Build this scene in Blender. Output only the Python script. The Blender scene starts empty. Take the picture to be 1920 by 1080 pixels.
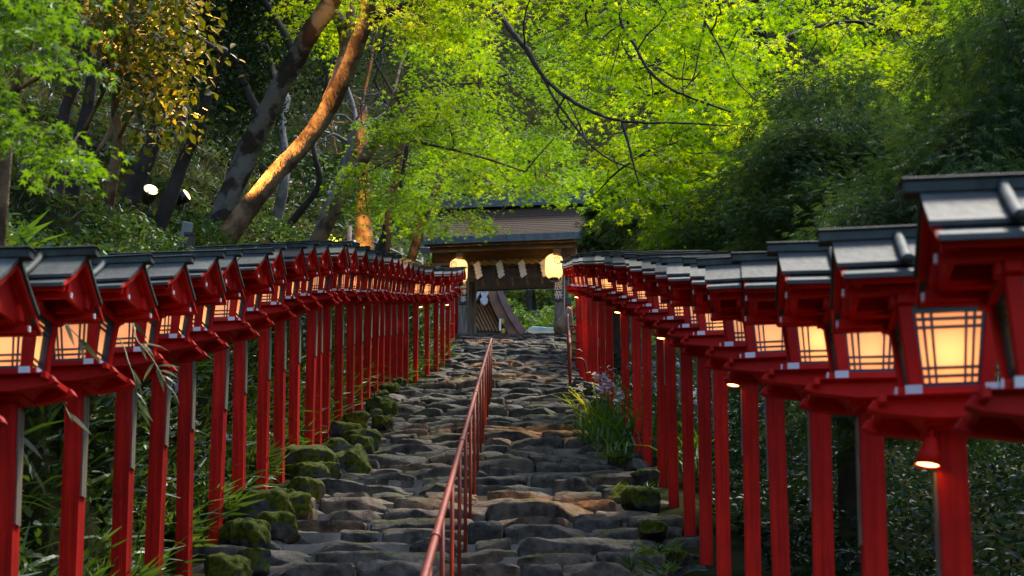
import bpy, bmesh, math, random
import numpy as np
from mathutils import Vector, Matrix, noise as mnoise

random.seed(7)
RNG = np.random.default_rng(11)
R = math.radians
scene = bpy.context.scene
C = scene.collection

# ------------------------------------------------------------------ camera
F, Y0, SP_T = 3478.0, 1050.0, 0.158
PITCH = math.atan(SP_T)
CP, SP = math.cos(PITCH), math.sin(PITCH)
YAW = R(-6.5)


def P(x, y, c):
    """point of the place seen at photo pixel (x, y) at c metres along the view axis"""
    u = (Y0 - y) / F * c
    return Vector(((x - 960) / F * c, c * CP - u * SP, c * SP + u * CP))


cam_d = bpy.data.cameras.new("camera")
cam = bpy.data.objects.new("camera", cam_d)
C.objects.link(cam)
cam.location = (0, 0, 0)
cam.rotation_euler = (R(90) + PITCH, 0, 0)
cam_d.sensor_width = 36
cam_d.lens = 36 * F / 1920
cam_d.shift_y = (Y0 - 540) / 1920
cam_d.clip_start = 0.1
cam_d.clip_end = 600
cam_d.dof.use_dof = True
cam_d.dof.focus_distance = 22
cam_d.dof.aperture_fstop = 4.8
scene.camera = cam

# ------------------------------------------------------------------ light
SUN_EL, SUN_AZ = R(58), R(35)      # azimuth measured from +Y towards +X
w = bpy.data.worlds.new("World")
scene.world = w
w.use_nodes = True
nt = w.node_tree
bg = nt.nodes["Background"]
sky = nt.nodes.new("ShaderNodeTexSky")
sky.sky_type = 'NISHITA'
sky.sun_disc = False
sky.sun_elevation = SUN_EL
sky.sun_rotation = SUN_AZ
nt.links.new(sky.outputs[0], bg.inputs[0])
bg.inputs[1].default_value = 0.145
sd = bpy.data.lights.new("sun", 'SUN')
sun = bpy.data.objects.new("sun", sd)
C.objects.link(sun)
sd.energy = 2.4
sd.angle = R(11)
sd.color = (1, 0.93, 0.8)
d = Vector((math.sin(SUN_AZ) * math.cos(SUN_EL), math.cos(SUN_AZ) * math.cos(SUN_EL), math.sin(SUN_EL)))
sun.rotation_euler = d.to_track_quat('Z', 'Y').to_euler()

scene.view_settings.view_transform = 'Standard'
scene.view_settings.look = 'None'
scene.view_settings.gamma = 1
scene.view_settings.use_curve_mapping = False
scene.view_settings.exposure = 1.55
cy = scene.cycles
cy.max_bounces = 6
cy.diffuse_bounces = 4
cy.glossy_bounces = 2
cy.transmission_bounces = 4
cy.transparent_max_bounces = 4
cy.caustics_reflective = False
cy.caustics_refractive = False
cy.use_denoising = True
cy.sample_clamp_indirect = 4
cy.use_light_tree = True

# ------------------------------------------------------------------ materials
MATS = {}


def nmat(name):
    m = bpy.data.materials.new(name)
    m.use_nodes = True
    MATS[name] = m
    return m, m.node_tree, m.node_tree.nodes["Principled BSDF"]


def rgb(c):
    return (c[0], c[1], c[2], 1)


def solid(name, c1, c2=None, rough=0.6, scale=6.0, bump=0.0, bscale=None, detail=5, metallic=0, spec=0.5, stretch=None, lo=.35, hi=.65, vary=0.0):
    m, t, b = nmat(name)
    b.inputs['Roughness'].default_value = rough
    b.inputs['Metallic'].default_value = metallic
    b.inputs['Specular IOR Level'].default_value = spec
    if c2 is None:
        b.inputs['Base Color'].default_value = rgb(c1)
    geo = t.nodes.new("ShaderNodeNewGeometry")
    src = geo.outputs['Position']
    if stretch:
        tc = t.nodes.new("ShaderNodeTexCoord")
        mp = t.nodes.new("ShaderNodeMapping")
        mp.inputs['Scale'].default_value = stretch
        t.links.new(tc.outputs['Object'], mp.inputs['Vector'])
        src = mp.outputs['Vector']
    if c2 is not None:
        n = t.nodes.new("ShaderNodeTexNoise")
        n.inputs['Scale'].default_value = scale
        n.inputs['Detail'].default_value = detail
        t.links.new(src, n.inputs['Vector'])
        r = t.nodes.new("ShaderNodeValToRGB")
        r.color_ramp.elements[0].position = lo
        r.color_ramp.elements[0].color = rgb(c1)
        r.color_ramp.elements[1].position = hi
        r.color_ramp.elements[1].color = rgb(c2)
        t.links.new(n.outputs['Fac'], r.inputs['Fac'])
        if vary:
            oi = t.nodes.new("ShaderNodeObjectInfo")
            mr = t.nodes.new("ShaderNodeMapRange")
            mr.inputs['To Min'].default_value = 1 - vary
            mr.inputs['To Max'].default_value = 1 + vary
            t.links.new(oi.outputs['Random'], mr.inputs['Value'])
            # faded and dirty patches
            nf = t.nodes.new("ShaderNodeTexNoise")
            nf.inputs['Scale'].default_value = 1.7
            nf.inputs['Detail'].default_value = 9
            nf.inputs['Roughness'].default_value = .7
            t.links.new(geo.outputs['Position'], nf.inputs['Vector'])
            mf = t.nodes.new("ShaderNodeMapRange")
            mf.inputs['From Min'].default_value = .35
            mf.inputs['From Max'].default_value = .7
            mf.inputs['To Min'].default_value = .72
            mf.inputs['To Max'].default_value = 1.15
            t.links.new(nf.outputs['Fac'], mf.inputs['Value'])
            mm = t.nodes.new("ShaderNodeMath")
            mm.operation = 'MULTIPLY'
            t.links.new(mr.outputs[0], mm.inputs[0])
            t.links.new(mf.outputs[0], mm.inputs[1])
            hv = t.nodes.new("ShaderNodeHueSaturation")
            t.links.new(r.outputs['Color'], hv.inputs['Color'])
            t.links.new(mm.outputs[0], hv.inputs['Value'])
            t.links.new(hv.outputs['Color'], b.inputs['Base Color'])
        else:
            t.links.new(r.outputs['Color'], b.inputs['Base Color'])
    if bump:
        n2 = t.nodes.new("ShaderNodeTexNoise")
        n2.inputs['Scale'].default_value = bscale or scale * 3
        n2.inputs['Detail'].default_value = 8
        t.links.new(src, n2.inputs['Vector'])
        bp = t.nodes.new("ShaderNodeBump")
        bp.inputs['Strength'].default_value = bump
        bp.inputs['Distance'].default_value = 0.02
        t.links.new(n2.outputs['Fac'], bp.inputs['Height'])
        t.links.new(bp.outputs['Normal'], b.inputs['Normal'])
    return m


def leafmat(name, cols, trans=0.5, gloss=0.06, tboost=1.0):
    """leaf with light passing through it; the colour of each leaf comes from its own 'tint' value"""
    m = bpy.data.materials.new(name)
    m.use_nodes = True
    MATS[name] = m
    t = m.node_tree
    t.nodes.clear()
    out = t.nodes.new("ShaderNodeOutputMaterial")
    at = t.nodes.new("ShaderNodeAttribute")
    at.attribute_name = "tint"
    r = t.nodes.new("ShaderNodeValToRGB")
    while len(r.color_ramp.elements) < len(cols):
        r.color_ramp.elements.new(0.5)
    for i, c in enumerate(cols):
        r.color_ramp.elements[i].position = i / (len(cols) - 1)
        r.color_ramp.elements[i].color = rgb(c)
    t.links.new(at.outputs['Fac'], r.inputs['Fac'])
    df = t.nodes.new("ShaderNodeBsdfDiffuse")
    tr = t.nodes.new("ShaderNodeBsdfTranslucent")
    gl = t.nodes.new("ShaderNodeBsdfGlossy")
    gl.inputs['Roughness'].default_value = 0.45
    gl.inputs['Color'].default_value = (0.8, 0.85, 0.9, 1)
    hs = t.nodes.new("ShaderNodeHueSaturation")
    hs.inputs['Saturation'].default_value = 1.08
    hs.inputs['Value'].default_value = tboost
    hs.inputs['Hue'].default_value = 0.480
    t.links.new(r.outputs['Color'], hs.inputs['Color'])
    t.links.new(r.outputs['Color'], df.inputs['Color'])
    t.links.new(hs.outputs['Color'], tr.inputs['Color'])
    m1 = t.nodes.new("ShaderNodeMixShader")
    m1.inputs[0].default_value = trans
    t.links.new(df.outputs[0], m1.inputs[1])
    t.links.new(tr.outputs[0], m1.inputs[2])
    m2 = t.nodes.new("ShaderNodeMixShader")
    m2.inputs[0].default_value = gloss
    t.links.new(m1.outputs[0], m2.inputs[1])
    t.links.new(gl.outputs[0], m2.inputs[2])
    t.links.new(m2.outputs[0], out.inputs[0])
    return m


def emit(name, col, strength):
    m, t, b = nmat(name)
    b.inputs['Base Color'].default_value = rgb(col)
    b.inputs['Emission Color'].default_value = rgb(col)
    b.inputs['Emission Strength'].default_value = strength
    return m


def papermat(name, col, emis):
    """lit paper: it glows faintly by itself and lets the bulb behind it shine through"""
    m = bpy.data.materials.new(name)
    m.use_nodes = True
    t = m.node_tree
    t.nodes.clear()
    out = t.nodes.new("ShaderNodeOutputMaterial")
    tr = t.nodes.new("ShaderNodeBsdfTranslucent")
    tr.inputs['Color'].default_value = (0.86, 0.62, 0.40, 1)
    df = t.nodes.new("ShaderNodeBsdfDiffuse")
    df.inputs['Color'].default_value = (0.8, 0.72, 0.6, 1)
    mx = t.nodes.new("ShaderNodeMixShader")
    mx.inputs[0].default_value = 0.6
    t.links.new(df.outputs[0], mx.inputs[1])
    t.links.new(tr.outputs[0], mx.inputs[2])
    em = t.nodes.new("ShaderNodeEmission")
    em.inputs['Color'].default_value = rgb(col)
    em.inputs['Strength'].default_value = emis
    ad = t.nodes.new("ShaderNodeAddShader")
    t.links.new(mx.outputs[0], ad.inputs[0])
    t.links.new(em.outputs[0], ad.inputs[1])
    t.links.new(ad.outputs[0], out.inputs[0])
    MATS[name] = m
    return m


solid('vermilion', (0.46, 0.007, 0.005), (0.66, 0.014, 0.008), rough=0.55, scale=2.5, bump=0.2, bscale=30, spec=.14, vary=.14)
solid('vermilion_post', (0.36, 0.007, 0.005), (0.66, 0.018, 0.008), rough=0.62, scale=3.0, bump=0.35, bscale=14, spec=.1, vary=.18, stretch=(9, 9, 0.9))
solid('white_paint', (0.72, 0.72, 0.75), rough=0.5)
solid('roof_copper', (0.028, 0.032, 0.03), (0.088, 0.096, 0.092), vary=.28, spec=.25, rough=0.7, scale=5, bump=0.25, bscale=22, lo=.3, hi=.7)
solid('roof_trim', (0.03, 0.038, 0.036), (0.07, 0.085, 0.08), spec=.2, rough=0.7, scale=9, bump=0.1)
solid('dark_gap', (0.006, 0.006, 0.006), rough=0.9)
solid('lattice', (0.008, 0.045, 0.075), (0.015, 0.065, 0.10), rough=0.5, scale=8)
solid('plate_wood', (0.10, 0.07, 0.045), (0.22, 0.17, 0.115), rough=0.7, scale=4, stretch=(20, 20, 2))
solid('vent_paper', (0.30, 0.24, 0.17), (0.4, 0.33, 0.24), rough=0.8, scale=12)
papermat('lamp_paper', (1.0, 0.43, 0.18), 0.11)
solid('rail_paint', (0.17, 0.020, 0.012), (0.25, 0.036, 0.014), spec=.15, rough=0.5, scale=7, bump=0.1)
solid('mortar', (0.10, 0.088, 0.07), (0.30, 0.26, 0.21), rough=0.9, scale=4, bump=0.3)
solid('old_wood', (0.085, 0.048, 0.026), (0.20, 0.115, 0.06), rough=0.7, scale=3, bump=0.3, stretch=(1.2, 14, 14))
solid('old_wood_post', (0.10, 0.085, 0.07), (0.30, 0.25, 0.21), rough=0.8, scale=2.0, bump=0.4, stretch=(9, 9, 0.8))
solid('dark_wood', (0.025, 0.017, 0.012), (0.05, 0.034, 0.022), rough=0.7, scale=4)
solid('copper_edge', (0.02, 0.035, 0.04), (0.06, 0.085, 0.09), rough=0.4, scale=3, stretch=(3, 3, 1))
solid('straw', (0.22, 0.14, 0.05), (0.34, 0.23, 0.09), rough=0.9, scale=20)
solid('shide_paper', (0.75, 0.68, 0.56), rough=0.8)
solid('board_black', (0.012, 0.012, 0.013), rough=0.5)
solid('letter_white', (0.8, 0.78, 0.72), rough=0.7)
solid('gold', (0.55, 0.36, 0.07), rough=0.4, metallic=0.7)
solid('slate_tile', (0.10, 0.12, 0.15), (0.2, 0.24, 0.3), rough=0.5, scale=9)
solid('barge_edge', (0.12, 0.06, 0.05), (0.2, 0.1, 0.08), rough=0.5, scale=3)
solid('barge_board', (0.07, 0.028, 0.012), (0.24, 0.10, 0.035), rough=0.5, scale=2.5)
solid('rafter_wood', (0.22, 0.12, 0.05), (0.34, 0.19, 0.08), rough=0.6, scale=5)
solid('pale_carving', (0.45, 0.42, 0.45), (0.6, 0.58, 0.6), rough=0.6, scale=12)
solid('brown_rock', (0.17, 0.10, 0.05), (0.33, 0.21, 0.115), rough=0.75, scale=5, bump=0.4)
solid('pale_sheet', (0.35, 0.6, 0.68), (0.7, 0.82, 0.84), rough=0.6, scale=3)
solid('black_metal', (0.012, 0.011, 0.012), (0.025, 0.023, 0.023), rough=0.4, scale=8)
solid('grey_plastic', (0.22, 0.24, 0.22), rough=0.6)
solid('bark_grey', (0.04, 0.031, 0.025), (0.15, 0.14, 0.125), rough=0.9, scale=3.6, bump=1.0, bscale=17, lo=.47, hi=.54, detail=9, spec=.2)
solid('bark_brown', (0.085, 0.05, 0.028), (0.27, 0.18, 0.10), rough=0.9, scale=5, bump=1.0, bscale=20, lo=.4, hi=.6, detail=9, spec=.2)
solid('bark_dark', (0.02, 0.014, 0.010), (0.05, 0.036, 0.026), rough=0.9, scale=7, bump=0.6)
solid('bark_pale', (0.13, 0.11, 0.10), (0.3, 0.26, 0.24), rough=0.85, scale=6, bump=0.4)
solid('hill_soil', (0.010, 0.014, 0.005), (0.035, 0.034, 0.014), rough=0.95, scale=1.6, bump=1.0, bscale=9, spec=0)
leafmat('maple_bright', [(0.03, 0.09, 0.008), (0.11, 0.22, 0.012), (0.33, 0.40, 0.02)], trans=0.62, tboost=2.1)
leafmat('maple_mid', [(0.04, 0.10, 0.012), (0.10, 0.20, 0.015), (0.22, 0.29, 0.02)], trans=0.6, tboost=1.95)
leafmat('maple_far', [(0.02, 0.065, 0.010), (0.065, 0.14, 0.015), (0.17, 0.25, 0.02)], trans=0.5, tboost=1.6)
leafmat('conifer', [(0.012, 0.032, 0.010), (0.032, 0.075, 0.018), (0.085, 0.14, 0.03)], trans=0.4, gloss=0.015)
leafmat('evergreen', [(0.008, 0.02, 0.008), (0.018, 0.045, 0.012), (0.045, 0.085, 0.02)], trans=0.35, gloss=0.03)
leafmat('camellia', [(0.02, 0.04, 0.008), (0.09, 0.12, 0.012), (0.19, 0.2, 0.015)], trans=0.45, gloss=0.05)
leafmat('bank_leaf', [(0.022, 0.055, 0.010), (0.08, 0.16, 0.022), (0.19, 0.26, 0.05)], trans=0.4, gloss=0.04)
leafmat('dry_grass', [(0.05, 0.06, 0.02), (0.13, 0.14, 0.06), (0.25, 0.22, 0.12)], trans=0.4, gloss=0.05)
leafmat('iris_leaf', [(0.04, 0.11, 0.015), (0.08, 0.2, 0.02), (0.17, 0.27, 0.03)], trans=0.45, gloss=0.08)
leafmat('sasa_leaf', [(0.05, 0.10, 0.025), (0.11, 0.16, 0.04), (0.26, 0.25, 0.15)], trans=0.4, gloss=0.03)
leafmat('iris_petal', [(0.58, 0.60, 0.78), (0.68, 0.70, 0.85), (0.8, 0.82, 0.9)], trans=0.15, gloss=0.02)


def rockmat(name, dark, light, warm, mosscol=None, moss=0.0):
    m, t, b = nmat(name)
    b.inputs['Roughness'].default_value = 0.78 if moss < 0 else 0.9
    b.inputs['Specular IOR Level'].default_value = 0.14 if moss < 0 else 0.08
    geo = t.nodes.new("ShaderNodeNewGeometry")
    n = t.nodes.new("ShaderNodeTexNoise")
    n.inputs['Scale'].default_value = 7
    n.inputs['Detail'].default_value = 9
    n.inputs['Roughness'].default_value = .65
    t.links.new(geo.outputs['Position'], n.inputs['Vector'])
    r = t.nodes.new("ShaderNodeValToRGB")
    r.color_ramp.elements[0].position = .36
    r.color_ramp.elements[1].position = .70
    r.color_ramp.elements[0].color = rgb(dark)
    r.color_ramp.elements[1].color = rgb(light)
    t.links.new(n.outputs['Fac'], r.inputs['Fac'])
    # each stone has a tone of its own
    at = t.nodes.new("ShaderNodeAttribute")
    at.attribute_name = "tint"
    r2 = t.nodes.new("ShaderNodeValToRGB")
    r2.color_ramp.elements[0].color = (0.55, 0.58, 0.64, 1)
    r2.color_ramp.elements[1].color = rgb(warm)
    e = r2.color_ramp.elements.new(0.6)
    e.color = (1, 1, 1, 1)
    t.links.new(at.outputs['Fac'], r2.inputs['Fac'])
    mul = t.nodes.new("ShaderNodeMix")
    mul.data_type = 'RGBA'
    mul.blend_type = 'MULTIPLY'
    mul.inputs[0].default_value = 1
    t.links.new(r.outputs['Color'], mul.inputs[6])
    t.links.new(r2.outputs['Color'], mul.inputs[7])
    col = mul.outputs[2]
    n3 = t.nodes.new("ShaderNodeTexNoise")
    n3.inputs['Scale'].default_value = 26
    n3.inputs['Detail'].default_value = 10
    t.links.new(geo.outputs['Position'], n3.inputs['Vector'])
    if mosscol:
        n4 = t.nodes.new("ShaderNodeTexNoise")
        n4.inputs['Scale'].default_value = 3.5
        n4.inputs['Detail'].default_value = 8
        t.links.new(geo.outputs['Position'], n4.inputs['Vector'])
        sx = t.nodes.new("ShaderNodeSeparateXYZ")
        t.links.new(geo.outputs['Normal'], sx.inputs[0])
        ma = t.nodes.new("ShaderNodeMath")
        ma.operation = 'MULTIPLY_ADD'
        ma.inputs[1].default_value = 0.32
        t.links.new(sx.outputs['Z'], ma.inputs[0])
        t.links.new(n4.outputs['Fac'], ma.inputs[2])
        r3 = t.nodes.new("ShaderNodeValToRGB")
        r3.color_ramp.elements[0].position = .62 - moss * .3
        r3.color_ramp.elements[1].position = .70 - moss * .3
        t.links.new(ma.outputs[0], r3.inputs['Fac'])
        mc = t.nodes.new("ShaderNodeValToRGB")
        mc.color_ramp.elements[0].color = rgb([k * .4 for k in mosscol])
        mc.color_ramp.elements[1].color = rgb([k * 1.3 for k in mosscol])
        mc.color_ramp.elements[0].position = .35
        mc.color_ramp.elements[1].position = .65
        t.links.new(n3.outputs['Fac'], mc.inputs['Fac'])
        mx = t.nodes.new("ShaderNodeMix")
        mx.data_type = 'RGBA'
        t.links.new(r3.outputs['Color'], mx.inputs[0])
        t.links.new(col, mx.inputs[6])
        t.links.new(mc.outputs['Color'], mx.inputs[7])
        col = mx.outputs[2]
    t.links.new(col, b.inputs['Base Color'])
    bp = t.nodes.new("ShaderNodeBump")
    bp.inputs['Strength'].default_value = 0.55
    bp.inputs['Distance'].default_value = 0.02
    t.links.new(n3.outputs['Fac'], bp.inputs['Height'])
    bp2 = t.nodes.new("ShaderNodeBump")
    bp2.inputs['Strength'].default_value = 0.4
    bp2.inputs['Distance'].default_value = 0.04
    t.links.new(n.outputs['Fac'], bp2.inputs['Height'])
    t.links.new(bp.outputs['Normal'], bp2.inputs['Normal'])
    t.links.new(bp2.outputs['Normal'], b.inputs['Normal'])
    return m


rockmat('step_stone', (0.026, 0.0215, 0.017), (0.165, 0.14, 0.11), (1.45, 1.02, 0.78), mosscol=(0.05, 0.055, 0.012), moss=-0.55)
rockmat('moss_rock', (0.03, 0.03, 0.03), (0.13, 0.13, 0.12), (1.1, 1.0, 0.9), mosscol=(0.055, 0.068, 0.006), moss=0.75)

# ------------------------------------------------------------------ helpers


def link(o, parent=None):
    C.objects.link(o)
    if parent is not None:
        o.parent = parent
    return o


def tag(o, label=None, cat=None, group=None, kind=None):
    if label:
        o['label'] = label
    if cat:
        o['category'] = cat
    if group:
        o['group'] = group
    if kind:
        o['kind'] = kind
    return o


def empty(name, loc, rz=0):
    o = bpy.data.objects.new(name, None)
    o.empty_display_size = .1
    o.location = loc
    o.rotation_euler = (0, 0, rz)
    return link(o)


def copy_tree(o, parent=None):
    c = o.copy()
    link(c, parent)
    for ch in list(o.children):
        copy_tree(ch, c)
    return c


class MB:
    """collects boxes, prisms and tubes and links them as one mesh"""

    def __init__(self):
        self.v, self.f, self.s = [], [], []

    def add(self, vs, fs, smooth=False):
        b = len(self.v)
        self.v += [tuple(q) for q in vs]
        self.f += [tuple(b + i for i in q) for q in fs]
        self.s += [smooth] * len(fs)

    def box(self, x0, x1, y0, y1, z0, z1, M=None):
        vs = [Vector((x, y, z)) for z in (z0, z1) for y in (y0, y1) for x in (x0, x1)]
        if M is not None:
            vs = [M @ q for q in vs]
        self.add(vs, [(0, 2, 3, 1), (4, 5, 7, 6), (0, 1, 5, 4), (2, 6, 7, 3), (0, 4, 6, 2), (1, 3, 7, 5)])

    def frustum(self, b, t):
        """two horizontal rectangles (x0,x1,y0,y1,z)"""
        vs = [(x, y, q[4]) for q in (b, t) for y in (q[2], q[3]) for x in (q[0], q[1])]
        self.add(vs, [(0, 2, 3, 1), (4, 5, 7, 6), (0, 1, 5, 4), (2, 6, 7, 3), (0, 4, 6, 2), (1, 3, 7, 5)])

    def prism(self, poly, y0, y1, axis='y'):
        """polygon in (x,z) extruded along y, or in (y,z) extruded along x"""
        n = len(poly)
        if axis == 'y':
            vs = [(a, y0, b) for a, b in poly] + [(a, y1, b) for a, b in poly]
        else:
            vs = [(y0, a, b) for a, b in poly] + [(y1, a, b) for a, b in poly]
        fs = [tuple(range(n))[::-1], tuple(range(n, 2 * n))]
        fs += [(i, (i + 1) % n, n + (i + 1) % n, n + i) for i in range(n)]
        self.add(vs, fs)

    def tube(self, pts, rad, n=8, smooth=True, cap=True):
        pts = [Vector(q) for q in pts]
        if not hasattr(rad, '__len__'):
            rad = [rad] * len(pts)
        vs, fs = [], []
        up = None
        for i, q in enumerate(pts):
            t = (pts[min(i + 1, len(pts) - 1)] - pts[max(i - 1, 0)])
            if t.length < 1e-9:
                t = Vector((0, 0, 1))
            t.normalize()
            if up is None:
                up = t.orthogonal().normalized()
            up = (up - t * up.dot(t))
            if up.length < 1e-6:
                up = t.orthogonal()
            up.normalize()
            s = t.cross(up)
            for k in range(n):
                a = 2 * math.pi * k / n
                vs.append(q + (up * math.cos(a) + s * math.sin(a)) * rad[i])
        for i in range(len(pts) - 1):
            for k in range(n):
                fs.append((i * n + k, i * n + (k + 1) % n, (i + 1) * n + (k + 1) % n, (i + 1) * n + k))
        if cap:
            fs.append(tuple(range(n))[::-1])
            fs.append(tuple(range((len(pts) - 1) * n, len(pts) * n)))
        self.add(vs, fs, smooth)

    def lathe(self, prof, n=20, cx=0, cy=0):
        vs, fs = [], []
        for r, z in prof:
            for k in range(n):
                a = 2 * math.pi * k / n
                vs.append((cx + r * math.cos(a), cy + r * math.sin(a), z))
        for i in range(len(prof) - 1):
            for k in range(n):
                fs.append((i * n + k, i * n + (k + 1) % n, (i + 1) * n + (k + 1) % n, (i + 1) * n + k))
        fs.append(tuple(range(n))[::-1])
        fs.append(tuple(range((len(prof) - 1) * n, len(prof) * n)))
        self.add(vs, fs, True)

    def mesh(self, name, mat, bevel=0):
        me = bpy.data.meshes.new(name)
        me.from_pydata(self.v, [], self.f)
        me.polygons.foreach_set('use_smooth', self.s)
        if bevel:
            bm = bmesh.new()
            bm.from_mesh(me)
            bmesh.ops.bevel(bm, geom=list(bm.edges), offset=bevel, segments=1, affect='EDGES', clamp_overlap=True)
            bm.to_mesh(me)
            bm.free()
        if mat:
            me.materials.append(MATS[mat] if isinstance(mat, str) else mat)
        return me

    def build(self, name, mat, parent=None, bevel=0):
        return link(bpy.data.objects.new(name, self.mesh(name, mat, bevel)), parent)


def np_mesh(name, V, Q, mat, tint=None, nper=None, smooth=False):
    """mesh from arrays: V (n,3), Q (m,k) faces; tint = one value for each leaf, nper = verts of a leaf"""
    me = bpy.data.meshes.new(name)
    k = Q.shape[1]
    me.vertices.add(len(V))
    me.vertices.foreach_set('co', np.ascontiguousarray(V, dtype=np.float32).ravel())
    me.loops.add(Q.size)
    me.loops.foreach_set('vertex_index', np.ascontiguousarray(Q, dtype=np.int32).ravel())
    me.polygons.add(len(Q))
    me.polygons.foreach_set('loop_start', np.arange(0, Q.size, k, dtype=np.int32))
    me.update(calc_edges=True)
    me.polygons.foreach_set('use_smooth', np.full(len(Q), smooth, dtype=bool))
    if tint is not None:
        a = me.attributes.new('tint', 'FLOAT', 'POINT')
        a.data.foreach_set('value', np.repeat(np.asarray(tint, dtype=np.float32), nper))
    me.materials.append(MATS[mat])
    return me


def scatter(tv, tq, pos, X, Y_, Z_, scale):
    """copies of a template (tv, tq) at pos with the axes X, Y_, Z_ and a scale each"""
    n, k = len(pos), len(tv)
    sc = np.asarray(scale)[:, None, None]
    V = (tv[None, :, 0:1] * X[:, None, :] + tv[None, :, 1:2] * Y_[:, None, :] + tv[None, :, 2:3] * Z_[:, None, :]) * sc + pos[:, None, :]
    Q = (tq[None] + (np.arange(n) * k)[:, None, None]).reshape(-1, tq.shape[1])
    return V.reshape(-1, 3), Q


def unit(a):
    return a / np.maximum(np.linalg.norm(a, axis=1, keepdims=True), 1e-9)


def frames(direc, normal):
    """axes: Y along direc, Z near normal"""
    Yv = unit(direc)
    X = unit(np.cross(Yv, normal))
    Z = np.cross(X, Yv)
    return X, Yv, Z


# leaf templates, pointing along +Y from the stalk
def maple_template():
    ang = [-105, -52, 0, 52, 105]
    ln = [.52, .85, 1.0, .85, .52]
    vs = [(0, 0, 0)]
    for a, l in zip(ang, ln):
        vs.append((math.sin(R(a)) * l, math.cos(R(a)) * l, -0.13 * l))
    for a in (-150, -78, -26, 26, 78, 150):
        l = .3 if abs(a) < 140 else .16
        vs.append((math.sin(R(a)) * l, math.cos(R(a)) * l, 0.03))
    q = [(0, 6 + i + 1, 1 + i, 6 + i) for i in range(5)]
    v = np.array(vs)
    v[:, 1] += .15
    return v, np.array(q)


MAPLE = maple_template()
OVAL = (np.array([(0, 0, 0), (.26, .35, .06), (.2, .75, .03), (0, 1.05, -.08), (-.2, .75, .03), (-.26, .35, .06), (0, .4, 0), (0, .75, -.03)]),
        np.array([(0, 1, 6, 5), (6, 1, 2, 7), (5, 6, 7, 4), (7, 2, 3, 4)]))
SPRIG = (np.array([(0, 0, 0), (.05, .3, .0), (0, 1, -.10), (-.05, .3, 0),
                   (0, .2, 0), (.22, .42, -.02), (.42, .8, -.12), (.14, .5, -.02),
                   (0, .2, 0), (-.14, .5, -.02), (-.42, .8, -.12), (-.22, .42, -.02),
                   (0, .5, -.02), (.12, .66, -.04), (.24, 1.0, -.14), (.06, .72, -.05),
                   (0, .5, -.02), (-.06, .72, -.05), (-.24, 1.0, -.14), (-.12, .66, -.04)]),
         np.array([(0, 1, 2, 3), (4, 5, 6, 7), (8, 9, 10, 11), (12, 13, 14, 15), (16, 17, 18, 19)]))
BLADE = (np.array([(-.035, 0, 0), (.035, 0, 0), (.03, .35, .03), (-.03, .35, .03), (.022, .68, -.04), (-.022, .68, -.04), (.004, 1, -.22), (-.004, 1, -.22)]),
         np.array([(0, 1, 2, 3), (3, 2, 4, 5), (5, 4, 6, 7)]))
SASA = (np.array([(-.02, 0, 0), (.02, 0, 0), (.09, .3, .02), (-.09, .3, .02), (.075, .65, -.05), (-.075, .65, -.05), (.003, 1, -.22), (-.003, 1, -.22)]),
        np.array([(0, 1, 2, 3), (3, 2, 4, 5), (5, 4, 6, 7)]))


def smooth01(t):
    t = np.clip(t, 0, 1)
    return t * t * (3 - 2 * t)


# ------------------------------------------------------------------ ground
def prof(y):
    return np.interp(y, [-100, 4, 30.6, 32.2, 53.3, 300], [-1.09, -1.09, 7.87, 7.91, 15.25, 15.25])


def XL(y):
    return np.interp(y, [0, 17.6, 21.3, 29.1, 35, 37.4, 39.8, 44, 53], [-2.37, -2.39, -2.29, -2.22, -2.08, -2.0, -1.68, -1.5, -1.72])


def XR(y):
    return np.interp(y, [0, 14, 18, 26, 53], [1.46, 1.47, 1.5, 1.42, 1.55])


def terr(x, y):
    x = np.asarray(x, dtype=float)
    y = np.asarray(y, dtype=float)
    z = prof(y)
    dl = -(x - XL(y)) - 0.10
    top = smooth01((y - 50) / 6)
    bank = 2.38 * smooth01(dl / 0.8) + 0.72 * np.maximum(dl - .8, 0)
    far = 0.6 * np.maximum(dl - 16, 0)
    bank = bank * (1 - top) + far * top
    bank = np.minimum(bank, 40 + 0.1 * bank)
    dr = x - XR(y) - .12
    right = -0.9 * smooth01(dr / 2.2) * (1 - top) + 0.55 * np.maximum(dr - 9, 0)
    back = 0.75 * np.maximum(y - 82, 0)
    wob = 0.10 * np.sin(x * 1.9 + y * .8) + .07 * np.sin(x * 3.7 - y * 2.3 + 1) + .12 * np.sin(y * 1.3 + .5)
    off = np.maximum(np.clip(dl / .6, 0, 1), np.clip(dr / .8, 0, 1))
    return z + np.where(dl > 0, bank, 0) + np.where(dr > 0, right, 0) + np.minimum(back, 90) + wob * off * (1 - .8 * top) - 0.07


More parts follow.
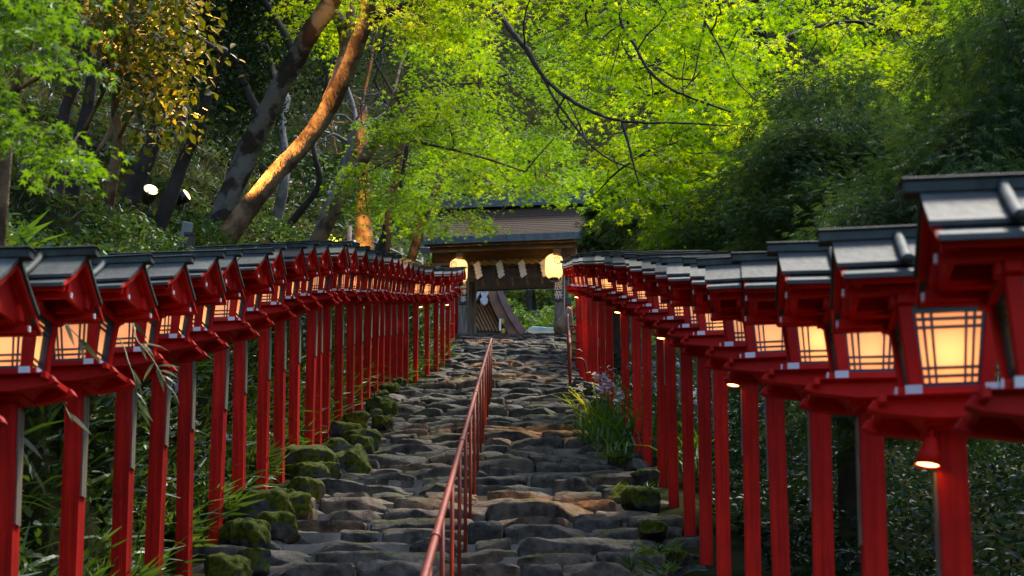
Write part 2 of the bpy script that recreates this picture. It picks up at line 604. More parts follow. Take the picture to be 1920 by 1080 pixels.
def build_ground():
    xs = np.concatenate([np.linspace(-140, -22, 30), np.linspace(-20, -5, 40), np.linspace(-4.8, -1.9, 42), np.linspace(-1.7, 1.3, 8), np.linspace(1.4, 4.5, 24), np.linspace(4.8, 20, 34), np.linspace(22, 140, 28)])
    ys = np.concatenate([np.linspace(-60, 0, 16), np.linspace(.5, 58, 190), np.linspace(58.6, 90, 40), np.linspace(92, 230, 40)])
    Xg, Yg = np.meshgrid(xs, ys)
    Zg = terr(Xg, Yg)
    inside = (Xg > XL(Yg) + .35) & (Xg < XR(Yg) - .35) & (Yg < 53)
    Zg = np.where(inside, Zg - .35, Zg)
    V = np.stack([Xg.ravel(), Yg.ravel(), Zg.ravel()], 1)
    nx, ny = len(xs), len(ys)
    i = np.arange(nx - 1)[None, :] + nx * np.arange(ny - 1)[:, None]
    Q = np.stack([i, i + 1, i + nx + 1, i + nx], -1).reshape(-1, 4)
    o = link(bpy.data.objects.new('hillside_ground', np_mesh('hillside_ground', V, Q, 'hill_soil', smooth=True)))
    tag(o, kind='structure')


build_ground()


# ------------------------------------------------------------------ stones
def cube_template(nx, ny, nz):
    """surface points of a subdivided cube in [-1,1]^3 with quads"""
    idx, V, Q = {}, [], []

    def vid(a, b, c):
        k = (a, b, c)
        if k not in idx:
            idx[k] = len(V)
            V.append((2 * a / nx - 1, 2 * b / ny - 1, 2 * c / nz - 1))
        return idx[k]
    for a in range(nx):
        for b in range(ny):
            Q.append((vid(a, b, 0), vid(a, b + 1, 0), vid(a + 1, b + 1, 0), vid(a + 1, b, 0)))
            Q.append((vid(a, b, nz), vid(a + 1, b, nz), vid(a + 1, b + 1, nz), vid(a, b + 1, nz)))
    for a in range(nx):
        for c in range(nz):
            Q.append((vid(a, 0, c), vid(a + 1, 0, c), vid(a + 1, 0, c + 1), vid(a, 0, c + 1)))
            Q.append((vid(a, ny, c), vid(a, ny, c + 1), vid(a + 1, ny, c + 1), vid(a + 1, ny, c)))
    for b in range(ny):
        for c in range(nz):
            Q.append((vid(0, b, c), vid(0, b, c + 1), vid(0, b + 1, c + 1), vid(0, b + 1, c)))
            Q.append((vid(nx, b, c), vid(nx, b + 1, c), vid(nx, b + 1, c + 1), vid(nx, b, c + 1)))
    return np.array(V), np.array(Q)


STV, STQ = cube_template(20, 8, 9)
RKV, RKQ = cube_template(16, 16, 12)


def stone_points(tv, size, rng, power=7.0, cuts=7, cutlo=.74, cuthi=1.02, rough=.03):
    p = tv.copy()
    nrm = (np.abs(p) ** power).sum(1) ** (1 / power)
    p = p / nrm[:, None]
    for _ in range(cuts):
        n = rng.normal(size=3) * np.array([1, .8, .9])
        n /= np.linalg.norm(n)
        ext = np.abs(n).sum() ** .55
        dd = rng.uniform(cutlo, cuthi) * ext
        ex = p @ n - dd
        p = p - n[None] * np.maximum(ex, 0)[:, None] * .92
    p = p * np.array(size) / 2
    for k in range(5):
        fr = rng.normal(size=3) * (5 + 7 * k)
        p = p + rng.normal(size=3)[None] * np.sin(p @ fr + rng.uniform(0, 6))[:, None] * rough / (1 + .8 * k)
    return p


def build_steps():
    rng = np.random.default_rng(3)
    Vs, Qs, T = [], [], []
    base = 0
    mb = MB()
    y = 4.6
    edges = []
    while y < 53.25:
        if 30.4 < y < 31.6:
            edges.append((y, 7.86))
            y = 32.2
            continue
        slope_r = rng.uniform(.50, .62)
        edges.append((y, float(prof(y)) + .02))
        y += slope_r
    edges.append((53.3, 15.25))
    for i, (ye, ze) in enumerate(edges):
        nxt = edges[i + 1][0] if i + 1 < len(edges) else ye + 1.4
        zprev = edges[i - 1][1] if i else ze - .2
        xl, xr = float(XL(ye)) + .16, float(XR(ye)) - .12
        x = xl - rng.uniform(0, .3)
        mb.box(xl - .1, xr + .1, ye + .10, nxt + .25, zprev - .5, ze - .05)
        while x < xr:
            wd = float(np.clip(rng.lognormal(-.52, .45), .28, 1.25))
            if x + wd > xr + .25:
                wd = max(xr + .1 - x, .25)
            dep = (nxt - ye) + rng.uniform(.05, .22)
            if dep > 1.0:
                dep = rng.uniform(.45, .7)
            h = (ze - zprev) + rng.uniform(.03, .10)
            p = stone_points(STV, (wd * rng.uniform(.98, 1.03), dep, h), rng, power=rng.uniform(9, 18), cuts=5, cutlo=.88, cuthi=1.1, rough=.0)
            # worn front edge, its bevel shaped to catch a lit band
            for _ in range(2):
                nv = np.array([rng.normal(0, .28), -rng.uniform(.35, .8), rng.uniform(.5, .9)])
                nv /= np.linalg.norm(nv)
                ext = np.abs(nv * np.array([wd * .3, dep, h])).sum() / 2
                ex = p @ nv - ext * rng.uniform(.80, .95)
                p = p - nv[None] * np.maximum(ex, 0)[:, None] * .95
            so = Vector((x * 3.1, ye * 2.7, i))
            p = p + np.array([tuple(mnoise.noise_vector(Vector(v_) * 4.5 + so) * .020 + mnoise.noise_vector(Vector(v_) * 15 + so) * .009) for v_ in p])
            a = rng.normal(0, .05)
            ca, sa = math.cos(a), math.sin(a)
            tl = rng.normal(0, .022)
            p[:, 2] += p[:, 0] * tl + p[:, 1] * rng.normal(.0, .05)
            q = np.stack([p[:, 0] * ca - p[:, 1] * sa, p[:, 0] * sa + p[:, 1] * ca, p[:, 2]], 1)
            q += np.array([x + wd / 2, ye + dep / 2 + rng.normal(0, .035), ze - h / 2 + rng.normal(0, .016)])
            q[:, 1] -= .05 * np.sin(q[:, 0] * 1.1 + i) * .8
            Vs.append(q)
            Qs.append(STQ + base)
            base += len(q)
            T.append(float(np.clip(rng.beta(2, 2.4), 0, 1)))
            x += wd + rng.uniform(-.01, .035)
        # landing slabs
        if nxt - ye > 1.0:
            yy = ye + .6
            while yy < nxt + .1:
                x = xl
                while x < xr:
                    wd = rng.uniform(.4, .9)
                    p = stone_points(STV, (wd, .6, .14), rng, power=8, cuts=6, cutlo=.82, cuthi=1.05, rough=.012)
                    Vs.append(p + np.array([x + wd / 2, yy + .3, ze - .06]))
                    Qs.append(STQ + base)
                    base += len(p)
                    T.append(float(rng.beta(2, 2.4)))
                    x += wd + .02
                yy += .6
    me = np_mesh('stone_steps', np.concatenate(Vs), np.concatenate(Qs), 'step_stone', tint=T, nper=len(STV), smooth=True)
    try:
        me.set_sharp_from_angle(angle=R(38))
    except Exception:
        pass
    o = link(bpy.data.objects.new('stone_steps', me))
    tag(o, kind='structure')
    m = mb.build('steps_mortar', 'mortar')
    tag(m, kind='structure')
    # paved court at the top of the steps
    g = MB()
    g.box(-9, 9, 54.4, 82, 14.6, 15.23)
    tag(g.build('court_pavement', 'mortar'), kind='structure')
    return edges


EDGES = build_steps()

# ------------------------------------------------------------------ post lanterns
ORD = ['first', 'second', 'third', 'fourth', 'fifth', 'sixth', 'seventh', 'eighth', 'ninth', 'tenth', 'eleventh', 'twelfth', 'thirteenth',
       'fourteenth', 'fifteenth', 'sixteenth', 'seventeenth', 'eighteenth', 'nineteenth', 'twentieth', 'twenty-first', 'twenty-second',
       'twenty-third', 'twenty-fourth', 'twenty-fifth', 'twenty-sixth', 'twenty-seventh', 'twenty-eighth', 'twenty-ninth', 'thirtieth',
       'thirty-first', 'thirty-second', 'thirty-third', 'thirty-fourth', 'thirty-fifth']


def facepoint(s, t, d):
    return Vector((s * (.090 + .027 * t), -(.108 + .03 * t) - d, .172 + .24 * t))


def facebox(mb, s0, s1, t0, t1, d0, d1):
    vs = [facepoint(s, t, dd) for dd in (d0, d1) for t in (t0, t1) for s in (s0, s1)]
    mb.add(vs, [(0, 2, 3, 1), (4, 5, 7, 6), (0, 1, 5, 4), (2, 6, 7, 3), (0, 4, 6, 2), (1, 3, 7, 5)])


def join_mesh(name, *pairs):
    """one mesh from several collectors, each with its own material"""
    v, f, sm, mi = [], [], [], []
    me = bpy.data.meshes.new(name)
    for k, (mb, mat) in enumerate(pairs):
        base = len(v)
        v += mb.v
        f += [tuple(base + i for i in q) for q in mb.f]
        sm += mb.s
        mi += [k] * len(mb.f)
        me.materials.append(MATS[mat])
    me.from_pydata(v, [], f)
    me.polygons.foreach_set('use_smooth', sm)
    me.polygons.foreach_set('material_index', mi)
    return me


def squash(me, src, dst):
    for q in me.vertices:
        q.co.z = float(np.interp(q.co.z, src, dst)) if src[0] <= q.co.z <= src[-1] else q.co.z


def lantern_meshes():
    M = {}
    b = MB()
    b.box(-.049, .049, -.049, .049, 0, 1)
    M['post'] = b.mesh('post', 'vermilion_post')
    b = MB()
    for sy in (-1, 1):
        b.prism([(-.235, .105), (-.258, .062), (-.215, .040), (-.06, .012), (.06, .012), (.215, .040), (.258, .062), (.235, .105)], sy * .125 - .024, sy * .125 + .024)
    for sx in (-1, 1):
        b.prism([(-.10, .055), (-.10, .0), (.10, .0), (.10, .055)], sx * .05 - .03, sx * .05 + .03, 'x')
    b.frustum((-.056, .056, -.056, .056, -.012), (-.13, .13, -.095, .095, .10))
    b.box(-.20, .20, -.19, .19, .107, .125)
    for sx in (-1, 1):
        b.prism([(-.20, .07), (-.20, .128), (.20, .128), (.20, .07)], sx * .213 - .012, sx * .213 + .012, 'x')
    M['bracket'] = b.mesh('bracket', 'vermilion', .004)
    b = MB()
    for sy in (-1, 1):
        b.box(-.165, .165, sy * .118 - .024, sy * .118 + .024, .127, .171)
    for sx in (-1, 1):
        for (ya, yb) in ((-.165, -.143), (-.093, .093), (.143, .165)):
            b.box(sx * .118 - .024, sx * .118 + .024, ya, yb, .129, .169)
    sill = b
    b = MB()
    for sx in (-1, 1):
        for sy in (-1, 1):
            b.box(sx * .118 - .025, sx * .118 + .025, sy * .167 - .003, sy * .167 + .003, .128, .170)
            b.box(sx * .167 - .003, sx * .167 + .003, sy * .118 - .025, sy * .118 + .025, .126, .172)
    M['sill'] = join_mesh('sill', (sill, 'vermilion'), (b, 'white_paint'))
    b = MB()
    for sx in (-1, 1):
        for sy in (-1, 1):
            b.frustum((sx * .104 - .021, sx * .104 + .021, sy * .104 - .021, sy * .104 + .021, .171), (sx * .133 - .021, sx * .133 + .021, sy * .133 - .021, sy * .133 + .021, .412))
    for sy in (-1, 1):
        b.box(-.178, .178, sy * .135 - .024, sy * .135 + .024, .413, .449)
    for sx in (-1, 1):
        b.box(sx * .135 - .024, sx * .135 + .024, -.111, .111, .414, .448)
        b.box(sx * .135 - .022, sx * .135 + .022, -.178, -.159, .414, .448)
        b.box(sx * .135 - .022, sx * .135 + .022, .159, .178, .414, .448)
        for sy in (-1, 1):
            b.box(sx * .125 - .02, sx * .125 + .02, sy * .125 - .02, sy * .125 + .02, .449, .505)
    b.box(-.03, .03, -.137, .137, .4485, .506)
    for sy in (-1, 1):
        b.box(-.30, .30, sy * .128 - .022, sy * .128 + .022, .505, .535)
    M['lamp_box'] = b.mesh('lamp_box', 'vermilion', .003)
    b = MB()
    b.box(-.118, .118, -.112, .112, .451, .503)
    M['vent'] = b.mesh('vent_panel', 'vent_paper')
    # one window
    b = MB()
    for (s0, s1, t0, t1) in ((-1, -.86, 0, 1), (.86, 1, 0, 1), (-.86, .86, 0, .07), (-.86, .86, .92, 1)):
        facebox(b, s0, s1, t0, t1, .002, -.012)
    for s in (-.68, -.46, .46, .68):
        facebox(b, s - .038, s + .038, .07, .92, -.001, -.010)
    for t in (.155, .255, .745, .845):
        facebox(b, -.86, .86, t - .015, t + .015, .000, -.011)
    M['window'] = b.mesh('window', 'lattice')
    b = MB()
    vs = [facepoint(s, t, -.014) for t in (.02, .98) for s in (-.97, .97)]
    b.add(vs, [(0, 1, 3, 2)])
    M['paper'] = b.mesh('paper_pane', 'lamp_paper')
    # roof
    b = MB()
    for sy in (-1, 1):
        up = [(0, .742), (.06, .684), (.12, .622), (.19, .556), (.236, .517), (.236, .497), (.19, .533), (.12, .598), (.06, .66), (0, .72)]
        lo = [(.16, .552), (.236, .482), (.310, .437), (.313, .410), (.236, .455), (.16, .526)]
        b.prism([(sy * a, z) for a, z in up], -.36, .36, 'x')
        b.prism([(sy * a, z) for a, z in lo], -.345, .345, 'x')
    M['roof'] = b.mesh('roof', 'roof_copper')
    b = MB()
    b.box(-.405, .405, -.030, .030, .722, .760)
    b.box(-.41, .41, -.040, .040, .7605, .768)
    M['ridge_cap'] = b.mesh('ridge_cap', 'roof_trim', .004)
    b = MB()
    half = [(.02, .742), (.06, .698), (.12, .640), (.2, .570), (.26, .520), (.305, .492), (.318, .488)]
    b.tube([(0, -a, z) for a, z in half[::-1]] + [(0, a, z) for a, z in half], [.021] + [.02] * 12 + [.021], 8)
    M['batten'] = b.mesh('batten', 'roof_trim')
    b = MB()
    for sy in (-1, 1):
        so = [(0.0, .69), (.08, .605), (.16, .515), (.292, .42), (.288, .402), (.15, .495), (.07, .575), (0.0, .655)]
        b.prism([(sy * a, z) for a, z in so], -.325, .325, 'x')
        b.box(-.338, .338, sy * .175 - .014, sy * .175 + .014, .375, .421)
        b.box(-.338, .338, sy * .268 - .011, sy * .268 + .011, .40, .432)
    for sx in (-1, 1):
        b.prism([(0, .69), (-.272, .437), (-.25, .422), (.25, .422), (.272, .437)], sx * .292 - .01, sx * .292 + .01, 'x')
        for sy in (-1, 1):
            ba = [(0, .705), (.15, .565), (.299, .432), (.294, .415), (.14, .535), (0, .672)]
            b.prism([(sy * a, z) for a, z in ba], sx * .338 - .011, sx * .338 + .011, 'x')
    eave = b
    b = MB()
    for sx in (-1, 1):
        for sy in (-1, 1):
            b.box(sx * .341 - .004, sx * .341 + .004, sy * .175 - .0085, sy * .175 + .0085, .377, .420)
        b.box(sx * .14 - .022, sx * .14 + .022, -.284, -.279, .405, .43)
    M['eave'] = join_mesh('eave', (eave, 'vermilion'), (b, 'white_paint'))
    b = MB()
    b.box(.0495, .059, -.034, .034, -.56, -.03)
    M['plate'] = b.mesh('name_plate', 'plate_wood')
    for k in ('bracket', 'sill', 'lamp_box', 'vent', 'window', 'paper'):
        squash(M[k], [-.013, .10, .127, .171, .412, .449, .535], [0, .088, .094, .128, .402, .436, .49])
    for k in ('roof', 'ridge_cap', 'batten', 'eave'):
        squash(M[k], [.36, .43, .455, .735, .79], [.428, .465, .488, .69, .745])
    return M


LM = lantern_meshes()


def make_lantern(root, zh, hs=1):
    """parts of one lantern; zh = height of the head above the foot of the post"""
    def part(n, key, parent, z=zh, rz=0, sz=None):
        sz = hs if sz is None else sz
        o = link(bpy.data.objects.new(n, LM[key]), parent)
        o.location = (0, 0, z)
        o.rotation_euler = (0, 0, rz)
        wx = 1.08 if parent is root and key in ('lamp_box', 'window', 'sill', 'bracket') else 1
        o.scale = (wx, wx, sz if parent is root else 1)
        return o
    part('post', 'post', root, z=-.15, sz=zh + .15)
    part('name_plate', 'plate', root)
    part('bracket', 'bracket', root)
    part('sill', 'sill', root)
    bx = part('lamp_box', 'lamp_box', root)
    part('vent_panel', 'vent', bx, z=0)
    for k in range(4):
        wn = part('window', 'window', root, rz=k * math.pi / 2)
        part('paper_pane', 'paper', wn, z=0)
    r = part('roof', 'roof', root)
    part('ridge_cap', 'ridge_cap', r, z=0)
    for sx in (-.14, .14):
        part('batten', 'batten', r, z=0).location.x = sx
    part('eave', 'eave', root)


BULB = bpy.data.lights.new('lantern_bulb', 'POINT')
BULB.energy = .34
BULB.color = (1, 0.50, 0.17)
BULB.shadow_soft_size = .03
BULB2 = BULB.copy()
BULB2.energy = .48
BULBS = []
for en_ in (.16, .22, .30, .40):
    BULBS.append(BULB.copy())
    BULBS[-1].energy = en_


def solve_row(x, ridge_y, rowfun):
    """place on the row (X as a function of Y) that stands at photo column x"""
    best = None
    for c in np.linspace(4, 60, 2241):
        p = P(x, ridge_y, c)
        e = abs(p.x - float(rowfun(p.y)))
        if best is None or e < best[0]:
            best = (e, c, p)
    return best[2]


LEFT = [(-150, 463), (15, 463), (135, 476), (229, 477), (289, 467), (353, 470), (409, 463), (452, 458), (495, 457), (526, 453), (553, 452), (581, 452),
        (596, 453), (611, 455), (635, 461), (656, 468), (673, 473), (687, 474), (702, 478), (714, 483), (725, 487), (739, 491), (750, 494), (760, 496),
        (778, 499), (800, 502), (817, 503), (829, 503), (839, 501), (848, 500)]
RIGHT = [(1996, 337), (1795, 420), (1637, 455), (1535, 474), (1460, 481), (1405, 482), (1352, 481), (1320, 479), (1290, 477), (1261, 475), (1240, 473), (1213, 472),
         (1195, 471), (1174, 470), (1145, 473), (1130, 475), (1117, 478), (1108, 482), (1098, 485), (1091, 488), (1084, 490)]
LANTERNS = {'left': [], 'right': []}
lr = random.Random(5)
for side, rows, fun in (('left', LEFT, XL), ('right', RIGHT, XR)):
    n = len(rows)
    for i, (x, ry) in enumerate(rows):
        # the ridge sits a little beside the foot in the picture: posts lean with perspective only
        p = solve_row(x, ry, fun)
        zr = p.z
        p = solve_row(x + (960 - x) * (.024 if abs(x - 960) > 640 else .013), ry, fun)
        gz = float(prof(p.y)) - .03
        if side == 'right' and i < 4:
            gz = float(prof(p.y)) - .03
        hs = 1.05 if side == 'left' else 1.0
        zh = p.z - (.745 if side == 'left' else .722) * hs - gz
        root = empty('post_lantern', (p.x, p.y, gz), YAW + (math.pi if side == 'right' else 0) + lr.uniform(-.035, .035))
        root.rotation_euler.x = lr.uniform(-.012, .012)
        root.rotation_euler.y = lr.uniform(-.012, .012)
        make_lantern(root, zh, hs)
        if i == n - 1:
            where = 'farthest in the row %s of the steps, next to the gate' % side
        elif i == 0:
            where = 'nearest in the row %s of the steps, cut by the frame' % side
        else:
            where = '%s from the near end of the row %s of the steps' % (ORD[i], side)
        tag(root, 'red post lantern, ' + where, 'lantern', 'red wooden lanterns lining the steps')
        b = bpy.data.objects.new('lantern_bulb', BULB2 if (side, i) in (('right', 1), ('right', 3), ('left', 1)) else lr.choice(BULBS))
        link(b, root)
        b.location = (0, 0.02, zh + (.26 if i % 2 else .235))
        LANTERNS[side].append((root, zh))


# ------------------------------------------------------------------ small shaded lamps under the lanterns
def path_lamp(side, i, label, off=(-.13, -.02, -.10), energy=130):
    root_l, zh = LANTERNS[side][i]
    sgn = -1 if side == 'right' else 1
    base = root_l.location
    loc = Vector((base.x + sgn * .105, base.y - .05, base.z + zh - .12))
    root = empty('path_lamp', loc, 0)
    tilt = Matrix.Rotation(R(-9) * sgn, 4, 'Y') @ Matrix.Scale(.75, 4)
    b = MB()
    b.lathe([(.022, .13), (.03, .12), (.045, .06), (.06, .0), (.057, .0), (.042, .055), (.02, .10)], 18)
    b.tube([(0, 0, .12), (0, 0, .17)], .012, 8)
    o = b.build('lamp_shade', 'vermilion', root)
    o.matrix_local = tilt
    g = MB()
    g.lathe([(.004, .002), (.05, .008), (.045, .016), (.004, .02)], 16)
    o2 = g.build('lens', 'lamp_lens', root)
    o2.matrix_local = tilt
    s = MB()
    s.tube([(-sgn * .055, .04, .05), (-sgn * .02, .02, .13), tuple(tilt @ Vector((0, 0, .15)))], .009, 6)
    s.build('bracket', 'vermilion', root)
    tag(root, label, 'lamp', 'shaded lamps under the lanterns')
    ld = bpy.data.lights.new('path_lamp_light', 'SPOT')
    ld.energy = energy
    ld.color = (1, .5, .16)
    ld.spot_size = R(66)
    ld.spot_blend = .8
    ld.shadow_soft_size = .04
    lo = link(bpy.data.objects.new('path_lamp_light', ld), root)
    lo.matrix_local = Matrix.Translation((sgn * .03, 0, -.03)) @ Matrix.Rotation(R(-40) * sgn, 4, 'Y')


emit('lamp_lens', (1.0, 0.55, 0.18), 3)
path_lamp('right', 1, 'small red shaded lamp low on the second post of the right row', energy=60)
path_lamp('right', 5, 'small glowing lamp on the sixth post of the right row from the near end')
path_lamp('right', 9, 'small glowing lamp on the tenth post of the right row, above the irises')
path_lamp('right', 13, 'small glowing lamp on the fourteenth post of the right row, beyond the irises', energy=170)
path_lamp('right', 19, 'small glowing lamp near the upper end of the right row by the standing rock')
path_lamp('left', 24, 'small glowing lamp in the first gap of the upper part of the left row')
path_lamp('left', 27, 'small glowing lamp fourth from the gate in the left row')
path_lamp('left', 29, 'small glowing lamp on the post nearest the gate in the left row')


# ------------------------------------------------------------------ railings
def on_steps(x, y):
    return Vector((x, y, float(prof(y))))


def center_rail():
    root = empty('handrail', on_steps(-.37, 10.0))
    o0 = root.location.copy()
    hr = .9

    def rx(y):
        return float(np.interp(y, [4, 14, 24, 31], [-.40, -.375, -.345, -.31]))
    b = MB()
    ys = list(np.linspace(5.2, 28.2, 24))
    b.tube([on_steps(rx(y), y) + Vector((0, 0, hr)) - o0 for y in ys] + [on_steps(rx(28.4), 28.45) + Vector((0, 0, hr - .06)) - o0], .021, 10)
    for y in (9.2, 13.6, 18.0, 22.4, 26.6):
        q = on_steps(rx(y), y) + Vector((0, 0, hr)) - o0
        q2 = on_steps(rx(y + .1), y + .1) + Vector((0, 0, hr)) - o0
        b.tube([q, q2], .027, 10)
    b.build('top_rail', 'rail_paint', root)
    for y in np.arange(5.6, 28.3, 1.5):
        p = MB()
        q = on_steps(rx(y), y) - o0
        p.tube([q - Vector((0, 0, .3)), q + Vector((0, 0, hr - .005))], .014, 8)
        p.build('post', 'rail_paint', root)
    tag(root, 'red brown metal handrail running up the middle of the stone steps', 'handrail')


center_rail()


def side_rail():
    o0 = P(1069, 718, 36.6)
    y0 = o0.y
    root = empty('handrail', o0)
    x0 = o0.x
    ys = [y0, y0 + 2.4, y0 + 5.0, y0 + 8.2, y0 + 11.5]
    hr = .86

    def pt(y, z):
        return Vector((x0 + (y - y0) * .028, y, float(prof(y)) + z)) - o0
    b = MB()
    b.tube([pt(y0, hr - .02)] + [pt(y, hr) for y in np.linspace(y0 + .15, ys[-1], 12)] + [pt(ys[-1] + .12, hr - .1)], .028, 10)
    b.build('top_rail', 'rail_paint', root)
    for y in ys:
        p = MB()
        p.tube([pt(y, -.35), pt(y, hr)], .032, 8)
        p.tube([pt(y, hr - .30), pt(y, hr - .30) + Vector((.22, 0, .0)), pt(y, hr - .36) + Vector((.29, 0, 0)), pt(y, -.5) + Vector((.46, .05, 0))], .024, 8)
        p.build('post', 'rail_paint', root)
    tag(root, 'red brown handrail with side braces on the upper steps right of the paving', 'handrail')


side_rail()

# ------------------------------------------------------------------ the gate at the top of the steps
GC = P(960, 632, 56)
PXM = F / 56.0          # pixels of a metre there


def gx(x):
    return (x - 960) / PXM


def gz_(y, dy=0.0):
    """height above the court of something at photo row y that stands dy metres in front (-) of the posts"""
    p = P(960, y, 56 + dy)
    return p.z - GC.z - 0.0


def text_part(name, ch, size, loc, rot, mat, parent, ext=.004):
    cu = bpy.data.curves.new(name, 'FONT')
    cu.body = ch
    cu.size = size
    cu.align_x = 'CENTER'
    cu.align_y = 'CENTER'
    cu.extrude = ext
    cu.materials.append(MATS[mat])
    tmp = link(bpy.data.objects.new(name, cu))
    bpy.context.view_layer.update()
    me = bpy.data.meshes.new_from_object(tmp)
    bpy.data.objects.remove(tmp)
    o = link(bpy.data.objects.new(name, me), parent)
    o.location = loc
    o.rotation_euler = rot
    return o


def build_gate():
    ridge_z0 = gz_(431, -1.5) + 1.72
    root = empty('shrine_gate', GC, YAW)
    for x in (868, 1050):
        b = MB()
        X = gx(x)
        b.box(X - .15, X + .15, -.15, .15, -.5, 3.05)
        b.build('post', 'old_wood_post', root, .015)
        b = MB()
        b.box(X - .13, X + .13, 1.75, 2.01, -.5, 3.0)
        b.build('post', 'old_wood_post', root, .015)
    b = MB()
    b.box(gx(808), gx(1082), -.13, .13, 2.36, 2.72)
    b.build('crossbeam', 'old_wood', root, .01)
    for x in (868, 1050):
        b = MB()
        b.box(gx(x) - .10, gx(x) + .10, .16, 1.74, 2.3, 2.55)
        b.build('side_beam', 'old_wood', root)
    # straw rope under the crossbeam
    b = MB()
    xs = np.linspace(gx(885), gx(1040), 60)
    for ph in (0, math.pi):
        b.tube([(x, -.10 + .045 * math.cos(x * 13 + ph), 2.33 + .045 * math.sin(x * 13 + ph)) for x in xs], .055, 8)
    b.build('straw_rope', 'straw', root)
    # dark slatted transom
    b = MB()
    b.box(gx(880), gx(1042), -.04, .04, 2.19, 2.27)
    b.box(gx(880), gx(1042), -.05, .05, 1.86, 1.95)
    b.box(gx(880), gx(1042), .03, .05, 1.95, 2.19)
    for k in range(6):
        x = gx(892) + (gx(1030) - gx(892)) * (k + .35) / 5.4
        b.box(x - .035, x + .035, -.055, .02, 1.80, 2.27)
    b.build('transom', 'dark_wood', root)
    # zigzag paper streamers
    for x in (897, 939, 981, 1022):
        b = MB()
        X = gx(x)
        z0 = 2.33
        for k in range(4):
            za = z0 - k * .115
            dx = .022 * k - .03
            yt = .012 if k % 2 else -.012
            b.add([(X + .045 + dx, -.2 + yt, za + .03), (X + .115 + dx, -.2 - yt, za - .095), (X - .055 + dx, -.2 - yt, za - .215), (X - .115 + dx, -.2 + yt, za - .10)], [(0, 1, 2, 3)])
        b.build('paper_streamer', 'shide_paper', root)
    # projecting arms that carry the lanterns
    for x in (868, 1049):
        b = MB()
        X = gx(x)
        b.prism([(-.95, gz_(456, -.95)), (-.95, gz_(470, -.95)), (-.8, gz_(476, -.8)), (.1, gz_(476, -.8)), (.1, gz_(452, -.8)), (-.5, gz_(452, -.8))], X - .10, X + .10, 'x')
        b.build('bracket_arm', 'rafter_wood', root, .008)
    # eave beam with pale rafter ends
    b = MB()
    b.box(gx(812), gx(1092), -1.12, -.98, gz_(459, -1.05), gz_(450, -1.05))
    b.box(gx(806), gx(1098), -1.36, -1.26, gz_(449, -1.3), gz_(438, -1.3))
    b.box(gx(812), gx(1092), -.12, .12, 2.98, 3.12)
    b.build('eave_beam', 'old_wood', root)
    b = MB()
    for k in range(10):
        x = gx(822) + k * (gx(1088) - gx(822)) / 9
        for s in (-1, 1):
            yy = [.9, .9 + s * 2.2]
            vs = []
            b.tube([(x, .9, ridge_z0 - .32), (x, .9 + s * 2.15, ridge_z0 - 1.82)], .05, 4, smooth=False)
    b.build('rafter', 'old_wood', root)
    b = MB()
    for k in range(10):
        x = gx(822) + k * (gx(1088) - gx(822)) / 9
        b.box(x - .05, x + .05, -1.16, -1.125, gz_(450, -1.14), gz_(444, -1.14))
    b.build('rafter_tip', 'shide_paper', root)
    # roof
    xl, xr = gx(800), gx(1100)
    ridge_y = .9
    eave_z = gz_(431, -1.5)
    ridge_z = eave_z + 1.72
    b = MB()
    n = 9

    def rp(t, s, off=0):
        yy = ridge_y + s * 2.4 * t
        zz = ridge_z - 1.72 * t - .10 * math.sin(math.pi * t)
        return yy, zz + off
    for s in (-1, 1):
        top = []
        for k in range(14):
            top += [rp(k / 14, s, .0), rp((k + .93) / 14, s, .012), rp((k + .95) / 14, s, -.02)]
        top.append(rp(1, s))
        bot = [rp(t, s, -.12) for t in np.linspace(0, 1, n)][::-1]
        b.prism(top + bot, xl, xr, 'x')
    rf = b.build('roof', 'roof_bark', root)
    for s in (-1, 1):
        b = MB()
        y1, z1 = rp(1, s)
        b.box(xl - .02, xr + .02, min(y1, y1 + s * .03), max(y1, y1 + s * .03), z1 - .20, z1 + .012)
        b.build('eave_fascia', 'copper_edge', rf)
    b = MB()
    b.box(xl - .1, xr + .1, ridge_y - .28, ridge_y + .28, ridge_z - .06, ridge_z + .16)
    b.box(xl - .2, xr + .2, ridge_y - .20, ridge_y + .20, ridge_z + .165, ridge_z + .40)
    b.box(xl - .25, xr + .25, ridge_y - .26, ridge_y + .26, ridge_z + .405, ridge_z + .47)
    b.build('ridge_cap', 'copper_edge', rf)
    # soffit boards
    b = MB()
    for s in (-1, 1):
        b.prism([rp(.0, s, -.14), rp(1.0, s, -.14), rp(1.0, s, -.16), rp(0, s, -.16)], xl + .05, xr - .05, 'x')
    b.build('soffit', 'dark_wood', rf)
    # emergency light box under the eave
    b = MB()
    b.box(gx(1028), gx(1037), -.62, -.5, 2.8, 2.9)
    b.build('light_box', 'grey_plastic', root)
    tag(root, 'weathered wooden shrine gate with straw rope and bark roof at the top of the steps', 'gate')
    return root


m, t, b_ = nmat('roof_bark')
b_.inputs['Roughness'].default_value = .9
b_.inputs['Specular IOR Level'].default_value = .1
tc = t.nodes.new("ShaderNodeTexCoord")
wv = t.nodes.new("ShaderNodeTexWave")
wv.bands_direction = 'Z'
wv.inputs['Scale'].default_value = 6.5
wv.inputs['Distortion'].default_value = 1.5
wv.inputs['Detail'].default_value = 3
wv.inputs['Detail Scale'].default_value = 3
t.links.new(tc.outputs['Object'], wv.inputs['Vector'])
rr = t.nodes.new("ShaderNodeValToRGB")
rr.color_ramp.elements[0].color = (0.028, 0.018, 0.012, 1)
rr.color_ramp.elements[1].color = (0.095, 0.062, 0.042, 1)
t.links.new(wv.outputs['Fac'], rr.inputs['Fac'])
t.links.new(rr.outputs['Color'], b_.inputs['Base Color'])
bp = t.nodes.new("ShaderNodeBump")
bp.inputs['Strength'].default_value = .6
t.links.new(wv.outputs['Fac'], bp.inputs['Height'])
